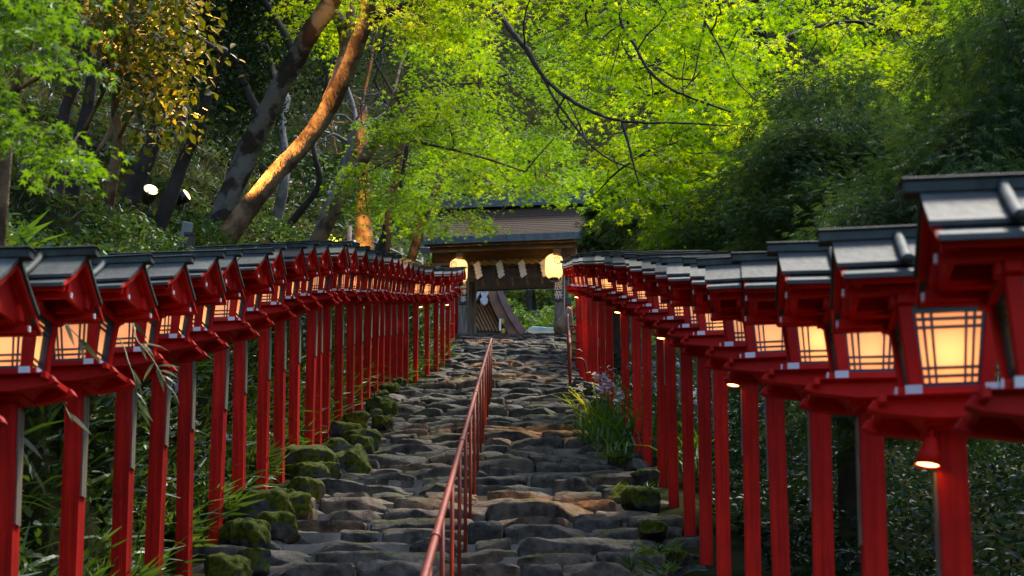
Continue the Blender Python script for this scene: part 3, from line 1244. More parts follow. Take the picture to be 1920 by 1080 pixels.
t.links.new(bp.outputs['Normal'], b_.inputs['Normal'])

GATE = build_gate()
GM = Matrix.Translation(GC) @ Matrix.Rotation(YAW, 4, 'Z')


# sign boards hung on the gate posts
def sign_board(x, w, z0, z1, chars, size, label, zs):
    root = empty('sign_board', GM @ Vector((gx(x), -.18, z0)), YAW)
    b = MB()
    b.box(-w / 2, w / 2, -.02, .02, 0, z1 - z0)
    b.build('board', 'board_black', root, .004)
    for ch, z in zip(chars, zs):
        text_part('lettering', ch, size, (0, -.024, z), (R(90), 0, 0), 'letter_white', root)
    tag(root, label, 'sign')


sign_board(1049, .235, 1.02, 1.92, '初辰祭', .27, 'black hanging sign with white brush writing on the right gate post', [.70, .44, .17])
sign_board(869, .24, 1.02, 1.92, '若菜神事', .2, 'black hanging sign half hidden by lanterns on the left gate post', [.78, .57, .36, .14])


# paper lanterns of the gate
def gate_lantern(x, y, label, en):
    loc = GM @ Vector((gx(x), -.62, gz_(y, -.6)))
    root = empty('paper_lantern', loc, YAW)
    prof_ = []
    for k in range(25):
        tt = k / 24
        z = .30 - .60 * tt - .0
        e = abs(2 * tt - 1)
        r = .265 * (1 - e ** 5) ** .42 if e < 1 else 0
        r = max(r, .13)
        r += .004 * (1 if k % 2 else -1)
        prof_.append((r, z * 1.22))
    b = MB()
    nn = 32
    vs, fs = [], []
    for r, z in prof_:
        for k in range(nn):
            a = 2 * math.pi * k / nn
            vs.append((r * math.cos(a), r * math.sin(a), z))
    for i in range(len(prof_) - 1):
        for k in range(nn):
            fs.append((i * nn + k, i * nn + (k + 1) % nn, (i + 1) * nn + (k + 1) % nn, (i + 1) * nn + k))
    b.add(vs, fs, True)
    b.build('paper_body', 'lantern_paper_big', root)
    b = MB()
    b.lathe([(.135, .365), (.14, .37), (.14, .43), (.10, .44)], 24)
    b.tube([(0, 0, .43), (0, 0, .56)], .02, 6)
    b.build('top_cap', 'black_metal', root)
    b = MB()
    b.lathe([(.10, -.445), (.14, -.435), (.14, -.37), (.135, -.365)], 24)
    b.build('bottom_cap', 'black_metal', root)
    # crest: spokes and a ring, and a column of dots
    b = MB()
    ca = R(-118) if x < 960 else R(-62)
    for k in range(8):
        an = k * math.pi / 4
        pts = []
        for q in (.03, .10):
            aa = ca + q * math.cos(an) / .26
            pts.append((.269 * math.cos(aa), .269 * math.sin(aa), .12 + q * math.sin(an)))
        b.tube(pts, .006, 4)
    ring = []
    for k in range(25):
        an = k * math.pi / 12
        aa = ca + .105 * math.cos(an) / .26
        ring.append((.269 * math.cos(aa), .269 * math.sin(aa), .12 + .105 * math.sin(an)))
    b.tube(ring, .007, 4)
    b.build('crest', 'board_black', root)
    tag(root, label, 'lantern', 'glowing paper lanterns on the gate')
    ld = bpy.data.lights.new('gate_lantern_light', 'POINT')
    ld.energy = en
    ld.color = (1, .74, .38)
    ld.shadow_soft_size = .07
    link(bpy.data.objects.new('gate_lantern_light', ld), root).location = (0, 0, .03)


m = papermat('lantern_paper_big', (1, .66, .26), .20)
gate_lantern(864, 499, 'glowing paper lantern at the gate half hidden behind the left row of red lanterns', 1.7)
gate_lantern(1043, 497, 'bright paper lantern hanging in front of the right gate post', 2.2)


# ------------------------------------------------------------------ hall behind the gate
def build_hall():
    o0 = P(910, 632, 66)
    root = empty('shrine_hall', o0, R(4))
    k = F / 66.0

    def px(x, y):
        return ((x - 910) / k, (634 - y) / (k * .967))
    outer = [px(*q) for q in ((926, 490), (932, 515), (936, 535), (943, 555), (952, 575), (962, 594), (972, 608), (986, 624), (994, 632))]
    inner = [px(*q) for q in ((918, 490), (922, 515), (926, 535), (932, 556), (940, 577), (950, 597), (958, 610), (968, 624), (974, 632))]
    board = [px(*q) for q in ((908, 490), (909, 520), (911, 545), (918, 570), (928, 592), (937, 606), (946, 618), (954, 632))]
    b = MB()
    pts = outer + inner[::-1]
    b.prism(pts, -.35, 6.5)
    for i in range(len(outer) - 1):
        pass
    b.build('roof', 'barge_edge', root)
    b = MB()
    b.prism(inner + board[::-1], -.22, .02)
    b.build('barge_board', 'barge_board', root)
    # left bargeboard and the tiled slope beside it
    lo = [px(*q) for q in ((909, 500), (905, 522), (900, 540), (894, 555), (886, 569), (876, 580), (862, 590))]
    li = [px(*q) for q in ((913, 500), (909, 524), (904, 544), (897, 560), (888, 576), (877, 588), (862, 599))]
    b = MB()
    b.prism(lo + li[::-1], -.30, .0)
    b.build('barge_board', 'pale_carving', root)
    b = MB()
    vs, fs = [], []
    ro = [px(*q) for q in ((904, 470), (899, 500), (895, 520), (889, 540), (882, 556), (872, 568), (858, 578), (835, 590))]
    n = len(ro)
    for j, (a, z) in enumerate(ro):
        vs.append((a + .14, .02, z))
    for j, (a, z) in enumerate(ro):
        vs.append((a - 1.5, 4.0, z + .9))
    for j in range(n - 1):
        fs.append((j, j + 1, n + j + 1, n + j))
    b.add(vs, fs)
    b.build('tiled_slope', 'slate_tile', root)
    # rafters seen from below
    for j in range(8):
        b = MB()
        x1, z1 = px(884 + j * 6.5 - 14, 570 - 0)
        x2, z2 = px(884 + j * 6.5 + 10, 618)
        b.tube([(x1, .5, z1 + .1), (x2, .25, z2)], .05, 4, smooth=False)
        b.build('rafter', 'rafter_wood', root)
    b = MB()
    q1 = px(862, 545)
    q2 = px(950, 625)
    b.box(q1[0], q2[0], .7, .76, -3.5, px(0, 500)[1])
    b.box(q1[0] - .4, q2[0] + .3, .3, .6, px(0, 631)[1] - 3.4, px(0, 618)[1])
    b.build('gable_wall', 'dark_wood', root)
    # hanging gable ornament
    b = MB()
    out = [px(*q) for q in ((908, 538), (913, 546), (915, 556), (911, 564), (914, 568), (913, 575), (907, 579), (901, 575), (899, 568), (903, 564), (900, 557), (903, 547))]
    b.prism(out, -.34, -.24)
    b.build('gable_pendant', 'pale_carving', root)
    for (x, y, r, d0) in ((907, 551, .07, -.36), (941, 607, .10, -.26), (943, 625, .09, -.26), (914, 530, .12, -.26)):
        b = MB()
        cx, cz = px(x, y)
        b.tube([(cx, d0, cz), (cx, d0 + .04, cz)], r, 12)
        b.build('gold_ornament', 'gold', root)
    # notice
    b = MB()
    x0, z0 = px(934, 630)
    x1, z1 = px(937.5, 608)
    b.box(x0, x1, -.6, -.57, z0, z1)
    b.build('notice', 'letter_white', root)
    tag(root, 'shrine hall with sweeping curved gable seen through the gate opening', 'building')


build_hall()

# low tent with a pale canopy beside the hall
r0 = P(1012, 631, 62)
root = empty('tent', (r0.x, r0.y, 15.23), R(6))
hh = r0.z - 15.23
b = MB()
b.prism([(-.55, hh - .02), (-.45, hh + .06), (-.32, hh + .14), (.55, hh + .11), (.75, hh + .02)], -.7, .9)
b.build('canopy', 'pale_sheet', root, .01)
for (x, y) in ((-.5, -.65), (.7, -.65), (-.5, .85), (.7, .85)):
    b = MB()
    b.tube([(x, y, -.05), (x, y, hh)], .025, 8)
    b.build('pole', 'grey_plastic', root)
tag(root, 'low tent with a pale blue canopy just showing above the top step', 'tent')

# brown standing rock by the right gate post
r0 = GM @ Vector((gx(1063), -1.1, 0))
r0.z = 15.12
prng = np.random.default_rng(21)
pts = stone_points(RKV, (.60, .5, .84), prng, power=3.2, cuts=5, cutlo=.78, cuthi=1.0, rough=.016)
zz = (pts[:, 2] + .42) / .84
pts[:, 0] = pts[:, 0] * (1.0 - .55 * smooth01((zz - .25) / .6)) + .16 * smooth01((zz - .2) / .8)
pts[:, 2] += .38
me = np_mesh('standing_rock', pts, RKQ, 'brown_rock', smooth=True)
o = link(bpy.data.objects.new('standing_rock', me))
o.location = r0
tag(o, 'brown upright natural rock standing beside the right gate post', 'rock')


# red fences with black capped posts near the gate
def red_fence(x0, x1, dy, label, h=1.02, cap=True, npost=2):
    root = empty('red_fence', GM @ Vector((gx(x0), dy, 0)), YAW)
    L = gx(x1) - gx(x0)
    for k in range(npost):
        b = MB()
        xx = L * k / (npost - 1)
        b.box(xx - .09, xx + .09, -.09, .09, -.5, h)
        pp = b.build('post', 'vermilion_post', root, .006)
        b = MB()
        b.box(xx - .10, xx + .10, -.10, .10, h + .002, h + .24)
        b.build('cap', 'black_metal', pp, .008)
    b = MB()
    b.box(.09, L - .09, -.04, .04, h - .22, h - .08)
    b.box(.09, L - .09, -.035, .035, .25, .37)
    b.build('rail', 'vermilion', root)
    tag(root, label, 'fence')


red_fence(1063, 1118, .35, 'red fence with black post caps behind the standing rock')
red_fence(800, 852, .5, 'red fence with black post caps left of the gate', h=1.3)
# tall red post left of the gate
rp_ = solve = P(796, 500, 52)
root = empty('red_post', (rp_.x, rp_.y, rp_.z - 1.6))
b = MB()
b.box(-.13, .13, -.13, .13, -1.5, 1.72)
pp = b.build('shaft', 'vermilion_post', root, .01)
b = MB()
b.box(-.145, .145, -.145, .145, 1.725, 2.13)
b.build('cap', 'black_metal', root, .02)
tag(root, 'tall red post with a black cap rising behind the far left lanterns', 'post')


# ------------------------------------------------------------------ flood lights on the bank
def flood(loc, aim, size, label, energy, spot=70, col=(1, .48, .12)):
    root = empty('floodlight', loc)
    dv = (Vector(aim) - Vector(loc)).normalized()
    rot = dv.to_track_quat('Z', 'Y').to_matrix().to_4x4()
    s = size
    b = MB()
    b.lathe([(.45 * s, -1.3 * s), (.62 * s, -1.2 * s), (.66 * s, -.5 * s), (.82 * s, -.4 * s), (.86 * s, .5 * s), (.80 * s, .5 * s), (.74 * s, .2 * s)], 22)
    o = b.build('housing', 'black_metal', root)
    o.matrix_local = rot
    b = MB()
    b.lathe([(.70 * s, .38 * s), (.74 * s, .52 * s), (.6 * s, .66 * s), (.35 * s, .74 * s), (.05 * s, .77 * s)], 22)
    o = b.build('lens', 'flood_lens', root)
    o.matrix_local = rot
    b = MB()
    b.tube([(0, .95 * s, -.1 * s), (0, .9 * s, -1.1 * s), (0, -.9 * s, -1.1 * s), (0, -.95 * s, -.1 * s)], .10 * s, 6)
    b.tube([(0, 0, -1.1 * s), (0, 0, -3.2 * s)], .14 * s, 8)
    b.build('bracket', 'black_metal', root)
    tag(root, label, 'floodlight')
    ld = bpy.data.lights.new('floodlight_beam', 'SPOT')
    ld.energy = energy
    ld.color = col
    ld.spot_size = R(spot)
    ld.spot_blend = .7
    ld.shadow_soft_size = .05
    lo = link(bpy.data.objects.new('floodlight_beam', ld), root)
    lo.matrix_local = (-dv).to_track_quat('Z', 'Y').to_matrix().to_4x4()
    lo.location = dv * (s * .95)


emit('flood_lens', (1.0, 0.56, 0.22), 2.6)
FL1 = P(281, 362, 17.8)
FL2 = P(344, 369, 20.65)
for q in (FL1, FL2):
    print('FLOOD clearance', q.z - float(terr(q.x, q.y)))
flood(FL1, P(385, 60, 16.6), .088, 'black floodlight glowing beside a dark trunk, tilted up towards the leaves', 420, 85)
flood(FL2, P(610, 190, 20.55), .085, 'black floodlight on the bank aimed at the leaning trunks', 360, 84)
flood(P(662, 458, 30.5), P(690, 385, 32.5), .075, 'small floodlight behind the left lanterns lighting a trunk', 330, 125)

# ------------------------------------------------------------------ trees
def inpoly(x, y, poly):
    ins = False
    j = len(poly) - 1
    for i in range(len(poly)):
        xi, yi = poly[i]
        xj, yj = poly[j]
        if (yi > y) != (yj > y) and x < (xj - xi) * (y - yi) / (yj - yi) + xi:
            ins = not ins
        j = i
    return ins


def sample_region(poly, n, crange, rng):
    xs = [q[0] for q in poly]
    ys = [q[1] for q in poly]
    out = []
    while len(out) < n:
        x, y = rng.uniform(min(xs), max(xs)), rng.uniform(min(ys), max(ys))
        if inpoly(x, y, poly):
            c0, c1 = crange(x, y) if callable(crange) else crange
            out.append(np.array(P(x, y, rng.uniform(c0, c1))))
    return np.array(out)


def smooth_path(pts, n):
    """Catmull-Rom through the points, n samples for each span"""
    p = [np.array(q, dtype=float) for q in pts]
    p = [2 * p[0] - p[1]] + p + [2 * p[-1] - p[-2]]
    out = []
    for i in range(1, len(p) - 2):
        for k in range(n):
            t = k / n
            out.append(.5 * ((2 * p[i]) + (-p[i - 1] + p[i + 1]) * t + (2 * p[i - 1] - 5 * p[i] + 4 * p[i + 1] - p[i + 2]) * t * t + (-p[i - 1] + 3 * p[i] - 3 * p[i + 1] + p[i + 2]) * t ** 3))
    out.append(p[-2])
    return np.array(out)


def limb(mb, pts, r0, r1, n=8, spans=4, rough=.0, rng=None):
    sp = smooth_path(pts, spans)
    rad = np.linspace(r0, r1, len(sp))
    if rough and rng is not None:
        rad = rad * (1 + rng.normal(0, rough, len(sp)))
        sp = sp + rng.normal(0, rough * r0 * .5, sp.shape)
    mb.tube(sp, list(rad), n)
    return sp


def bark_tube(mb, pts, r0, r1, n=16, spans=8, flare=0, seed=0):
    """a trunk with swellings, hollows and a flared foot"""
    sp = smooth_path(pts, spans)
    b0 = len(mb.v)
    rad = np.linspace(r0, r1, len(sp)) * (1 + .025 * np.sin(np.arange(len(sp)) * .9 + seed))
    if flare:
        k = np.arange(len(sp))
        rad = rad * (1 + flare * np.exp(-k / 4.0))
    mb.tube(sp, list(rad), n)
    for i in range(b0, len(mb.v)):
        q = Vector(mb.v[i])
        ring = (i - b0) // n
        c = Vector(sp[min(ring, len(sp) - 1)])
        nz = mnoise.noise(q * 2.0 + Vector((seed, 0, 0))) * .09 + mnoise.noise(q * 7 + Vector((0, seed, 0))) * .07
        mb.v[i] = tuple(c + (q - c) * (1 + nz))
    return sp


def connect_twigs(mb, pads, skel, r_leaf=.006, maxlen=None, rng=None, sag=.12, expo=.45, rmax=.06):
    """joins every spray of leaves to the limbs by a tree of thin twigs"""
    pts = [np.array(q) for q in skel]
    ns = len(pts)
    P0 = np.array(pads)
    n = len(P0)
    S = np.array(pts)
    d = np.linalg.norm(P0[:, None] - S[None], axis=2)
    best = d.min(1)
    par = d.argmin(1)
    done = np.zeros(n, bool)
    order = []
    for _ in range(n):
        k = int(np.where(done, 1e9, best).argmin())
        done[k] = True
        order.append(k)
        dd = np.linalg.norm(P0 - P0[k], axis=1) * 1.0 + .15
        upd = (~done) & (dd < best)
        best = np.where(upd, dd, best)
        par = np.where(upd, ns + k, par)
    cnt = np.ones(n)
    for k in order[::-1]:
        if par[k] >= ns:
            cnt[par[k] - ns] += cnt[k]
    for k in range(n):
        a = S[par[k]] if par[k] < ns else P0[par[k] - ns]
        b = P0[k]
        L = np.linalg.norm(b - a)
        if maxlen and L > maxlen:
            continue
        m1 = a * .62 + b * .38 + (rng.normal(0, .06, 3) * L if rng is not None else 0) + np.array((0, 0, sag * .5 * L))
        m2 = a * .28 + b * .72 + (rng.normal(0, .05, 3) * L if rng is not None else 0) + np.array((0, 0, sag * .6 * L))
        r1 = min(r_leaf * cnt[k] ** expo, rmax)
        mb.tube([a, m1, m2, b], [r1 * 1.15, r1 * 1.05, r1, r1 * .8], 5, cap=False)
    return P0, par


def maple_leaves(pads, rng, per=80, rx=.75, size=.075, up_jit=.30, droop=.28, tint_lo=0, tint_hi=1, thick=.06):
    """layered, nearly level sprays of maple leaves round the pad centres"""
    n = len(pads)
    per_i = np.maximum((per * rng.uniform(.5, 1.4, n)).astype(int), 8)
    idx = np.repeat(np.arange(n), per_i)
    N = len(idx)
    ang = rng.uniform(0, 2 * np.pi, N)
    # each spray is a ragged fan with an axis of its own
    ax = rng.uniform(0, 2 * np.pi, n)
    stretch = rng.uniform(.45, .95, n)
    rr = np.sqrt(rng.uniform(0, 1, N)) * rx * rng.uniform(.6, 1.25, n)[idx]
    lobes = .72 + .28 * np.cos(3 * ang + ax[idx] * 5)
    rr = rr * lobes
    ca, sa = np.cos(ax)[idx], np.sin(ax)[idx]
    lx, ly = rr * np.cos(ang), rr * np.sin(ang) * stretch[idx]
    off = np.stack([lx * ca - ly * sa, lx * sa + ly * ca, np.zeros(N)], 1)
    tilt = rng.normal(0, .16, (n, 2))
    off[:, 2] = off[:, 0] * tilt[idx, 0] + off[:, 1] * tilt[idx, 1] - droop * (rr / rx) ** 2 * rx + rng.normal(0, thick, N) * .5
    pos = pads[idx] + off
    outd = off + rng.normal(0, .35 * rx, (N, 3)) * np.array([1, 1, .2]) + np.array([0, 0, -.12 * rx])
    nor = np.array([0, 0, 1.0]) + rng.normal(0, up_jit, (N, 3))
    X, Yv, Z = frames(outd, unit(nor))
    sz = size * rng.uniform(.65, 1.25, N)
    V, Q = scatter(MAPLE[0], MAPLE[1], pos, X, Yv, Z, sz)
    pt = rng.uniform(0, 1, n)
    tint = np.clip(tint_lo + (tint_hi - tint_lo) * (.72 * pt[idx] ** 1.3 + .28 * rng.uniform(0, 1, N)), 0, 1)
    return V, Q, tint


def plain_leaves(tpl, pos, rng, size, droop=.3, jit=1.0, tint=None, updir=None):
    N = len(pos)
    dr = rng.normal(0, 1, (N, 3)) * np.array([1, 1, .45]) + np.array([0, 0, -droop])
    nor = np.array([0, 0, 1.0]) + rng.normal(0, jit * .5, (N, 3))
    X, Yv, Z = frames(dr, unit(nor))
    V, Q = scatter(tpl[0], tpl[1], pos, X, Yv, Z, size * rng.uniform(.6, 1.3, N))
    return V, Q, (rng.uniform(0, 1, N) if tint is None else tint)


def add_crown(root, parts, mat, name='crown'):
    V = np.concatenate([q[0] for q in parts])
    offs = np.cumsum([0] + [len(q[0]) for q in parts[:-1]])
    Q = np.concatenate([q[1] + o for q, o in zip(parts, offs)])
    T = np.concatenate([q[2] for q in parts])
    nper = len(V) // len(T)
    V = V - np.array(root.location)
    o = link(bpy.data.objects.new(name, np_mesh(name, V, Q, mat, tint=T, nper=nper)), root)
    return o


def rel(mb, root):
    o = root.location
    mb.v = [(a - o.x, b - o.y, c - o.z) for a, b, c in mb.v]
    return mb


def tree_root(name, foot):
    return empty(name, foot)


def foot_to_ground(pts):
    """adds a foot just below the ground under the first point"""
    a, b = Vector(pts[0]), Vector(pts[1])
    z = float(terr(a.x, a.y))
    d = (a - b).normalized()
    ex = a + d * max(.25, (a.z - z + .3) / max(-d.z, .3))
    return [tuple(ex)] + [tuple(q) for q in pts]


def px_path(lst):
    return [tuple(P(*q)) for q in lst]


rg = np.random.default_rng(42)

# ---- the two big leaning trunks on the bank
T1 = foot_to_ground(px_path([(418, 398, 22.3), (440, 345, 22.3), (466, 282, 22.3), (492, 228, 22.2), (522, 170, 22.1), (556, 108, 22), (588, 52, 21.8), (624, -2, 21.6), (652, -70, 21.4), (670, -190, 21.2), (660, -330, 21)]))
root = tree_root('leaning_tree', Vector(T1[0]))
mb = MB()
sk1 = bark_tube(mb, T1, .14, .10, n=18, flare=.45, seed=3)
rel(mb, root).build('trunk', 'bark_grey', root)
mb = MB()
skl = []
for q in ([(556, 108, 22), (520, 40, 22.6), (470, -30, 23), (400, -90, 23)], [(492, 228, 22.2), (455, 150, 22.8), (430, 90, 23), (370, 40, 23)], [(652, -70, 21.4), (560, -170, 22), (440, -230, 22)], [(522, 170, 22.1), (508, 120, 22.8), (500, 80, 23)]):
    skl.append(limb(mb, px_path(q), .06, .02, 7, rough=.06, rng=rg))
skl = np.concatenate(skl + [sk1[-8:]])
pads = sample_region([(330, -200), (560, -200), (560, -10), (530, 60), (500, 150), (470, 250), (430, 215), (390, 150), (330, 160)], 130, (22.7, 25.5), rg)
connect_twigs(mb, pads, skl, .006, rng=rg)
rel(mb, root).build('limb', 'bark_dark', root)
cl = np.repeat(pads, 120, 0) + rg.normal(0, .30, (130 * 120, 3))
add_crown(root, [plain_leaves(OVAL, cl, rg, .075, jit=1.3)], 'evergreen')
tag(root, 'thick grey mottled trunk leaning right on the bank with dark evergreen leaves', 'tree', 'trees on the bank left of the steps')

T2 = foot_to_ground(px_path([(452, 410, 20.95), (480, 372, 20.95), (520, 322, 20.95), (560, 280, 20.95), (600, 228, 20.9), (632, 172, 20.8), (655, 120, 20.7), (672, 75, 20.6), (688, 28, 20.5), (692, -30, 20.4), (705, -110, 20.2), (760, -190, 20), (840, -190, 19.5)]))
root = tree_root('leaning_maple_tree', Vector(T2[0]))
mb = MB()
sk2 = bark_tube(mb, T2, .115, .07, n=18, flare=.5, seed=9)
f2 = px_path([(606, 220, 20.9), (632, 150, 21.3), (648, 95, 22), (640, 45, 22.4), (622, 12, 22.6), (600, -60, 23)])
skf = bark_tube(mb, f2, .085, .06, n=12, seed=4)
f3 = px_path([(648, 95, 22), (660, 50, 22.2), (656, 0, 22.4), (668, -80, 22.6)])
sk3 = bark_tube(mb, f3, .07, .05, n=10, seed=5)
rel(mb, root).build('trunk', 'bark_brown', root)
mb = MB()
hero = [
    ([(840, -190, 19.5), (890, -70, 18.2), (925, 5, 17), (955, 52, 16.5), (990, 98, 16.2), (1020, 145, 16), (1060, 180, 15.8), (1105, 207, 15.5), (1150, 224, 15.3), (1200, 230, 15), (1280, 231, 14.8), (1370, 236, 14.5)], .030, .006),
    ([(1020, 145, 16), (1036, 180, 15.9), (1062, 215, 15.8), (1098, 262, 15.6), (1140, 297, 15.4), (1190, 318, 15.2), (1240, 345, 15)], .014, .004),
    ([(1165, 227, 15.2), (1178, 268, 15.1), (1188, 310, 15.0), (1200, 350, 15)], .014, .005),
    ([(1098, 262, 15.6), (1085, 230, 15.8), (1065, 190, 16)], .010, .006),
    ([(1060, 180, 15.8), (1045, 215, 15.8), (1075, 250, 15.7)], .010, .006),
    ([(688, 28, 20.5), (722, 25, 20.6), (760, 8, 20.6), (800, -12, 20.6), (900, -60, 20)], .06, .035),
    ([(1110, -150, 17), (1150, -40, 16.6), (1162, 10, 16.4), (1166, 45, 16.3), (1190, 85, 16.1), (1215, 130, 15.9), (1255, 165, 15.7), (1300, 185, 15.5), (1370, 210, 15.2)], .020, .008),
    ([(1166, 45, 16.3), (1140, 62, 16.2), (1122, 82, 16)], .010, .005),
    ([(1215, 130, 15.9), (1222, 155, 15.8), (1224, 185, 15.7)], .008, .004),
    ([(1320, -120, 16.6), (1324, 0, 16.3), (1322, 40, 16.2), (1310, 95, 16.0), (1302, 140, 15.8), (1285, 168, 15.7)], .016, .006),
    ([(1322, 40, 16.2), (1350, 90, 16), (1380, 150, 15.8), (1420, 190, 15.6)], .009, .005),
    ([(840, -190, 19.5), (1000, -230, 18), (1110, -150, 17), (1220, -180, 16.8), (1320, -120, 16.6)], .035, .016),
]
skl = [sk2[-30:], skf[-8:], sk3[-6:]]
for q, a, b in hero:
    skl.append(limb(mb, px_path(q), a, b, 8, spans=5, rough=.13, rng=rg))
skl = np.concatenate(skl)
pads = np.concatenate([
    sample_region([(470, -180), (700, -180), (690, 20), (660, 60), (560, 95), (545, 60)], 34, (21.5, 24.5), rg),
    sample_region([(560, 0), (640, 0), (640, 90), (600, 105), (560, 60)], 10, (23, 25), rg),
    sample_region([(700, -160), (900, -160), (900, 60), (840, 80), (800, 75), (700, 45)], 44, (19.5, 23), rg),
    sample_region([(900, -180), (1450, -180), (1440, 20), (1300, 60), (1150, 50), (960, 30)], 56, (15.5, 21), rg),
    sample_region([(1060, 40), (1420, 40), (1440, 200), (1280, 250), (1130, 200)], 15, (15.0, 19), rg),
])
connect_twigs(mb, pads, skl, .0045, rng=rg, expo=.4)
rel(mb, root).build('limb', 'bark_dark', root)
add_crown(root, [maple_leaves(pads, rg, per=118, rx=.68, size=.056, tint_lo=.1)], 'maple_bright')
tag(root, 'forked maple leaning right, its trunk lit orange and its long limbs spreading over the steps', 'tree', 'trees on the bank left of the steps')

# ---- slender leaning maple further up the bank
T3 = foot_to_ground(px_path([(603, 440, 29), (628, 392, 29), (655, 342, 29), (684, 295, 29), (712, 250, 29), (733, 208, 28.8), (748, 172, 28.7), (772, 135, 28.5), (802, 104, 28.3), (836, 80, 28)]))
root = tree_root('slender_maple_tree', Vector(T3[0]))
mb = MB()
sk = bark_tube(mb, T3, .125, .035, n=12, flare=.35, seed=12)
rel(mb, root).build('trunk', 'bark_brown', root)
mb = MB()
skl = [sk[18:]]
for q, a, b in [
    ([(704, 263, 29), (735, 258, 28.5), (770, 262, 28), (820, 274, 27.5), (860, 283, 27), (920, 300, 26.5), (985, 322, 26)], .038, .012),
    ([(738, 196, 28.8), (765, 184, 28.4), (800, 165, 28), (850, 158, 27.5), (900, 155, 27), (950, 140, 26.5)], .034, .012),
    ([(735, 200, 28.8), (742, 160, 29.2), (752, 120, 29.6), (768, 85, 30)], .035, .014),
    ([(655, 342, 29), (690, 322, 28.6), (730, 300, 28.2), (755, 286, 28)], .02, .008),
    ([(622, 402, 29), (650, 398, 28.6), (690, 402, 28)], .015, .008),
    ([(836, 80, 28), (900, 40, 27), (980, 30, 26)], .03, .012)]:
    skl.append(limb(mb, px_path(q), a, b, 8, rough=.05, rng=rg))
skl = np.concatenate(skl)
pads = np.concatenate([
    sample_region([(720, 60), (1000, 20), (1120, 120), (1100, 240), (1000, 300), (900, 300), (840, 250), (800, 180), (770, 130)], 78, (24, 31), rg),
    sample_region([(690, 205), (800, 185), (860, 240), (800, 270), (700, 260)], 16, (26.5, 29), rg),
    sample_region([(660, 290), (770, 280), (790, 400), (700, 420), (660, 350)], 16, (26.5, 30), rg),
])
connect_twigs(mb, pads, skl, .0045, rng=rg, expo=.4)
rel(mb, root).build('limb', 'bark_brown', root)
add_crown(root, [maple_leaves(pads, rg, per=105, rx=.70, size=.055, tint_lo=0, tint_hi=.95)], 'maple_mid')
tag(root, 'slender maple with a pale leaning trunk and side limbs reaching over the steps', 'tree', 'trees on the bank left of the steps')

# twin pale trunk beside it
TT = foot_to_ground(px_path([(598, 432, 30), (622, 372, 30), (642, 318, 30), (656, 270, 30), (666, 235, 30), (664, 205, 30.2), (650, 160, 30.5)]))
root = tree_root('bare_tree', Vector(TT[0]))
mb = MB()
sk = bark_tube(mb, TT, .085, .03, n=10, flare=.3, seed=2)
rel(mb, root).build('trunk', 'bark_pale', root)
mb = MB()
skl = [sk[16:]]
for q, a, b in [([(656, 270, 30), (625, 252, 30), (595, 272, 30), (570, 300, 30)], .03, .008), ([(664, 240, 30), (700, 225, 30.5), (730, 205, 31)], .022, .006),
                ([(666, 235, 30), (640, 215, 30), (605, 225, 30), (580, 245, 30)], .022, .006), ([(650, 285, 30), (690, 275, 30), (720, 280, 30)], .016, .005)]:
    skl.append(limb(mb, px_path(q), a, b, 6, rough=.12, rng=rg))
skl = np.concatenate(skl)
tips = sample_region([(565, 205), (720, 160), (740, 300), (640, 290), (560, 300)], 170, (28.8, 31.5), rg)
connect_twigs(mb, tips, skl, .0045, rng=rg, sag=.0, expo=.38)
rel(mb, root).build('limb', 'bark_pale', root)
tag(root, 'pale leafless tree with a tangle of thin twigs between the maples on the bank', 'tree', 'trees on the bank left of the steps')

# ---- lit slim maple near the gate
T4 = foot_to_ground(px_path([(776, 470, 38), (790, 425, 38), (808, 378, 38), (824, 340, 38), (838, 302, 38), (850, 262, 38), (856, 225, 38)]))
root = tree_root('slim_maple_tree', Vector(T4[0]))
mb = MB()
sk = bark_tube(mb, T4, .10, .05, n=10, flare=.3, seed=17)
rel(mb, root).build('trunk', 'bark_brown', root)
mb = MB()
skl = [sk[20:]]
for q, a, b in [([(832, 318, 38), (850, 300, 37.5), (868, 286, 37), (900, 284, 36)], .04, .015), ([(850, 262, 38), (880, 230, 37.5), (930, 210, 37)], .035, .014), ([(838, 302, 38), (880, 320, 37), (930, 345, 36), (980, 350, 35)], .03, .01), ([(800, 400, 38), (820, 385, 37), (850, 388, 36)], .016, .006), ([(856, 225, 38), (830, 160, 38), (800, 120, 38)], .03, .01)]:
    skl.append(limb(mb, px_path(q), a, b, 7, rough=.05, rng=rg))
skl = np.concatenate(skl)
pads = np.concatenate([
    sample_region([(790, 290), (900, 240), (1060, 260), (1110, 330), (1080, 370), (1000, 380), (960, 372), (900, 350), (850, 390), (800, 360)], 95, (33, 41), rg),
    sample_region([(690, 400), (790, 330), (830, 400), (850, 420), (800, 440), (720, 440)], 19, (35, 39), rg),
    sample_region([(840, 375), (905, 395), (925, 440), (900, 430), (850, 400)], 7, (36, 39), rg),
])
connect_twigs(mb, pads, skl, .005, rng=rg, expo=.4)
rel(mb, root).build('limb', 'bark_brown', root)
add_crown(root, [maple_leaves(pads, rg, per=85, rx=.66, size=.07, tint_lo=0, tint_hi=.8)], 'maple_bright')
tag(root, 'slim maple with a trunk lit golden in front of the gate roof', 'tree', 'trees on the bank left of the steps')

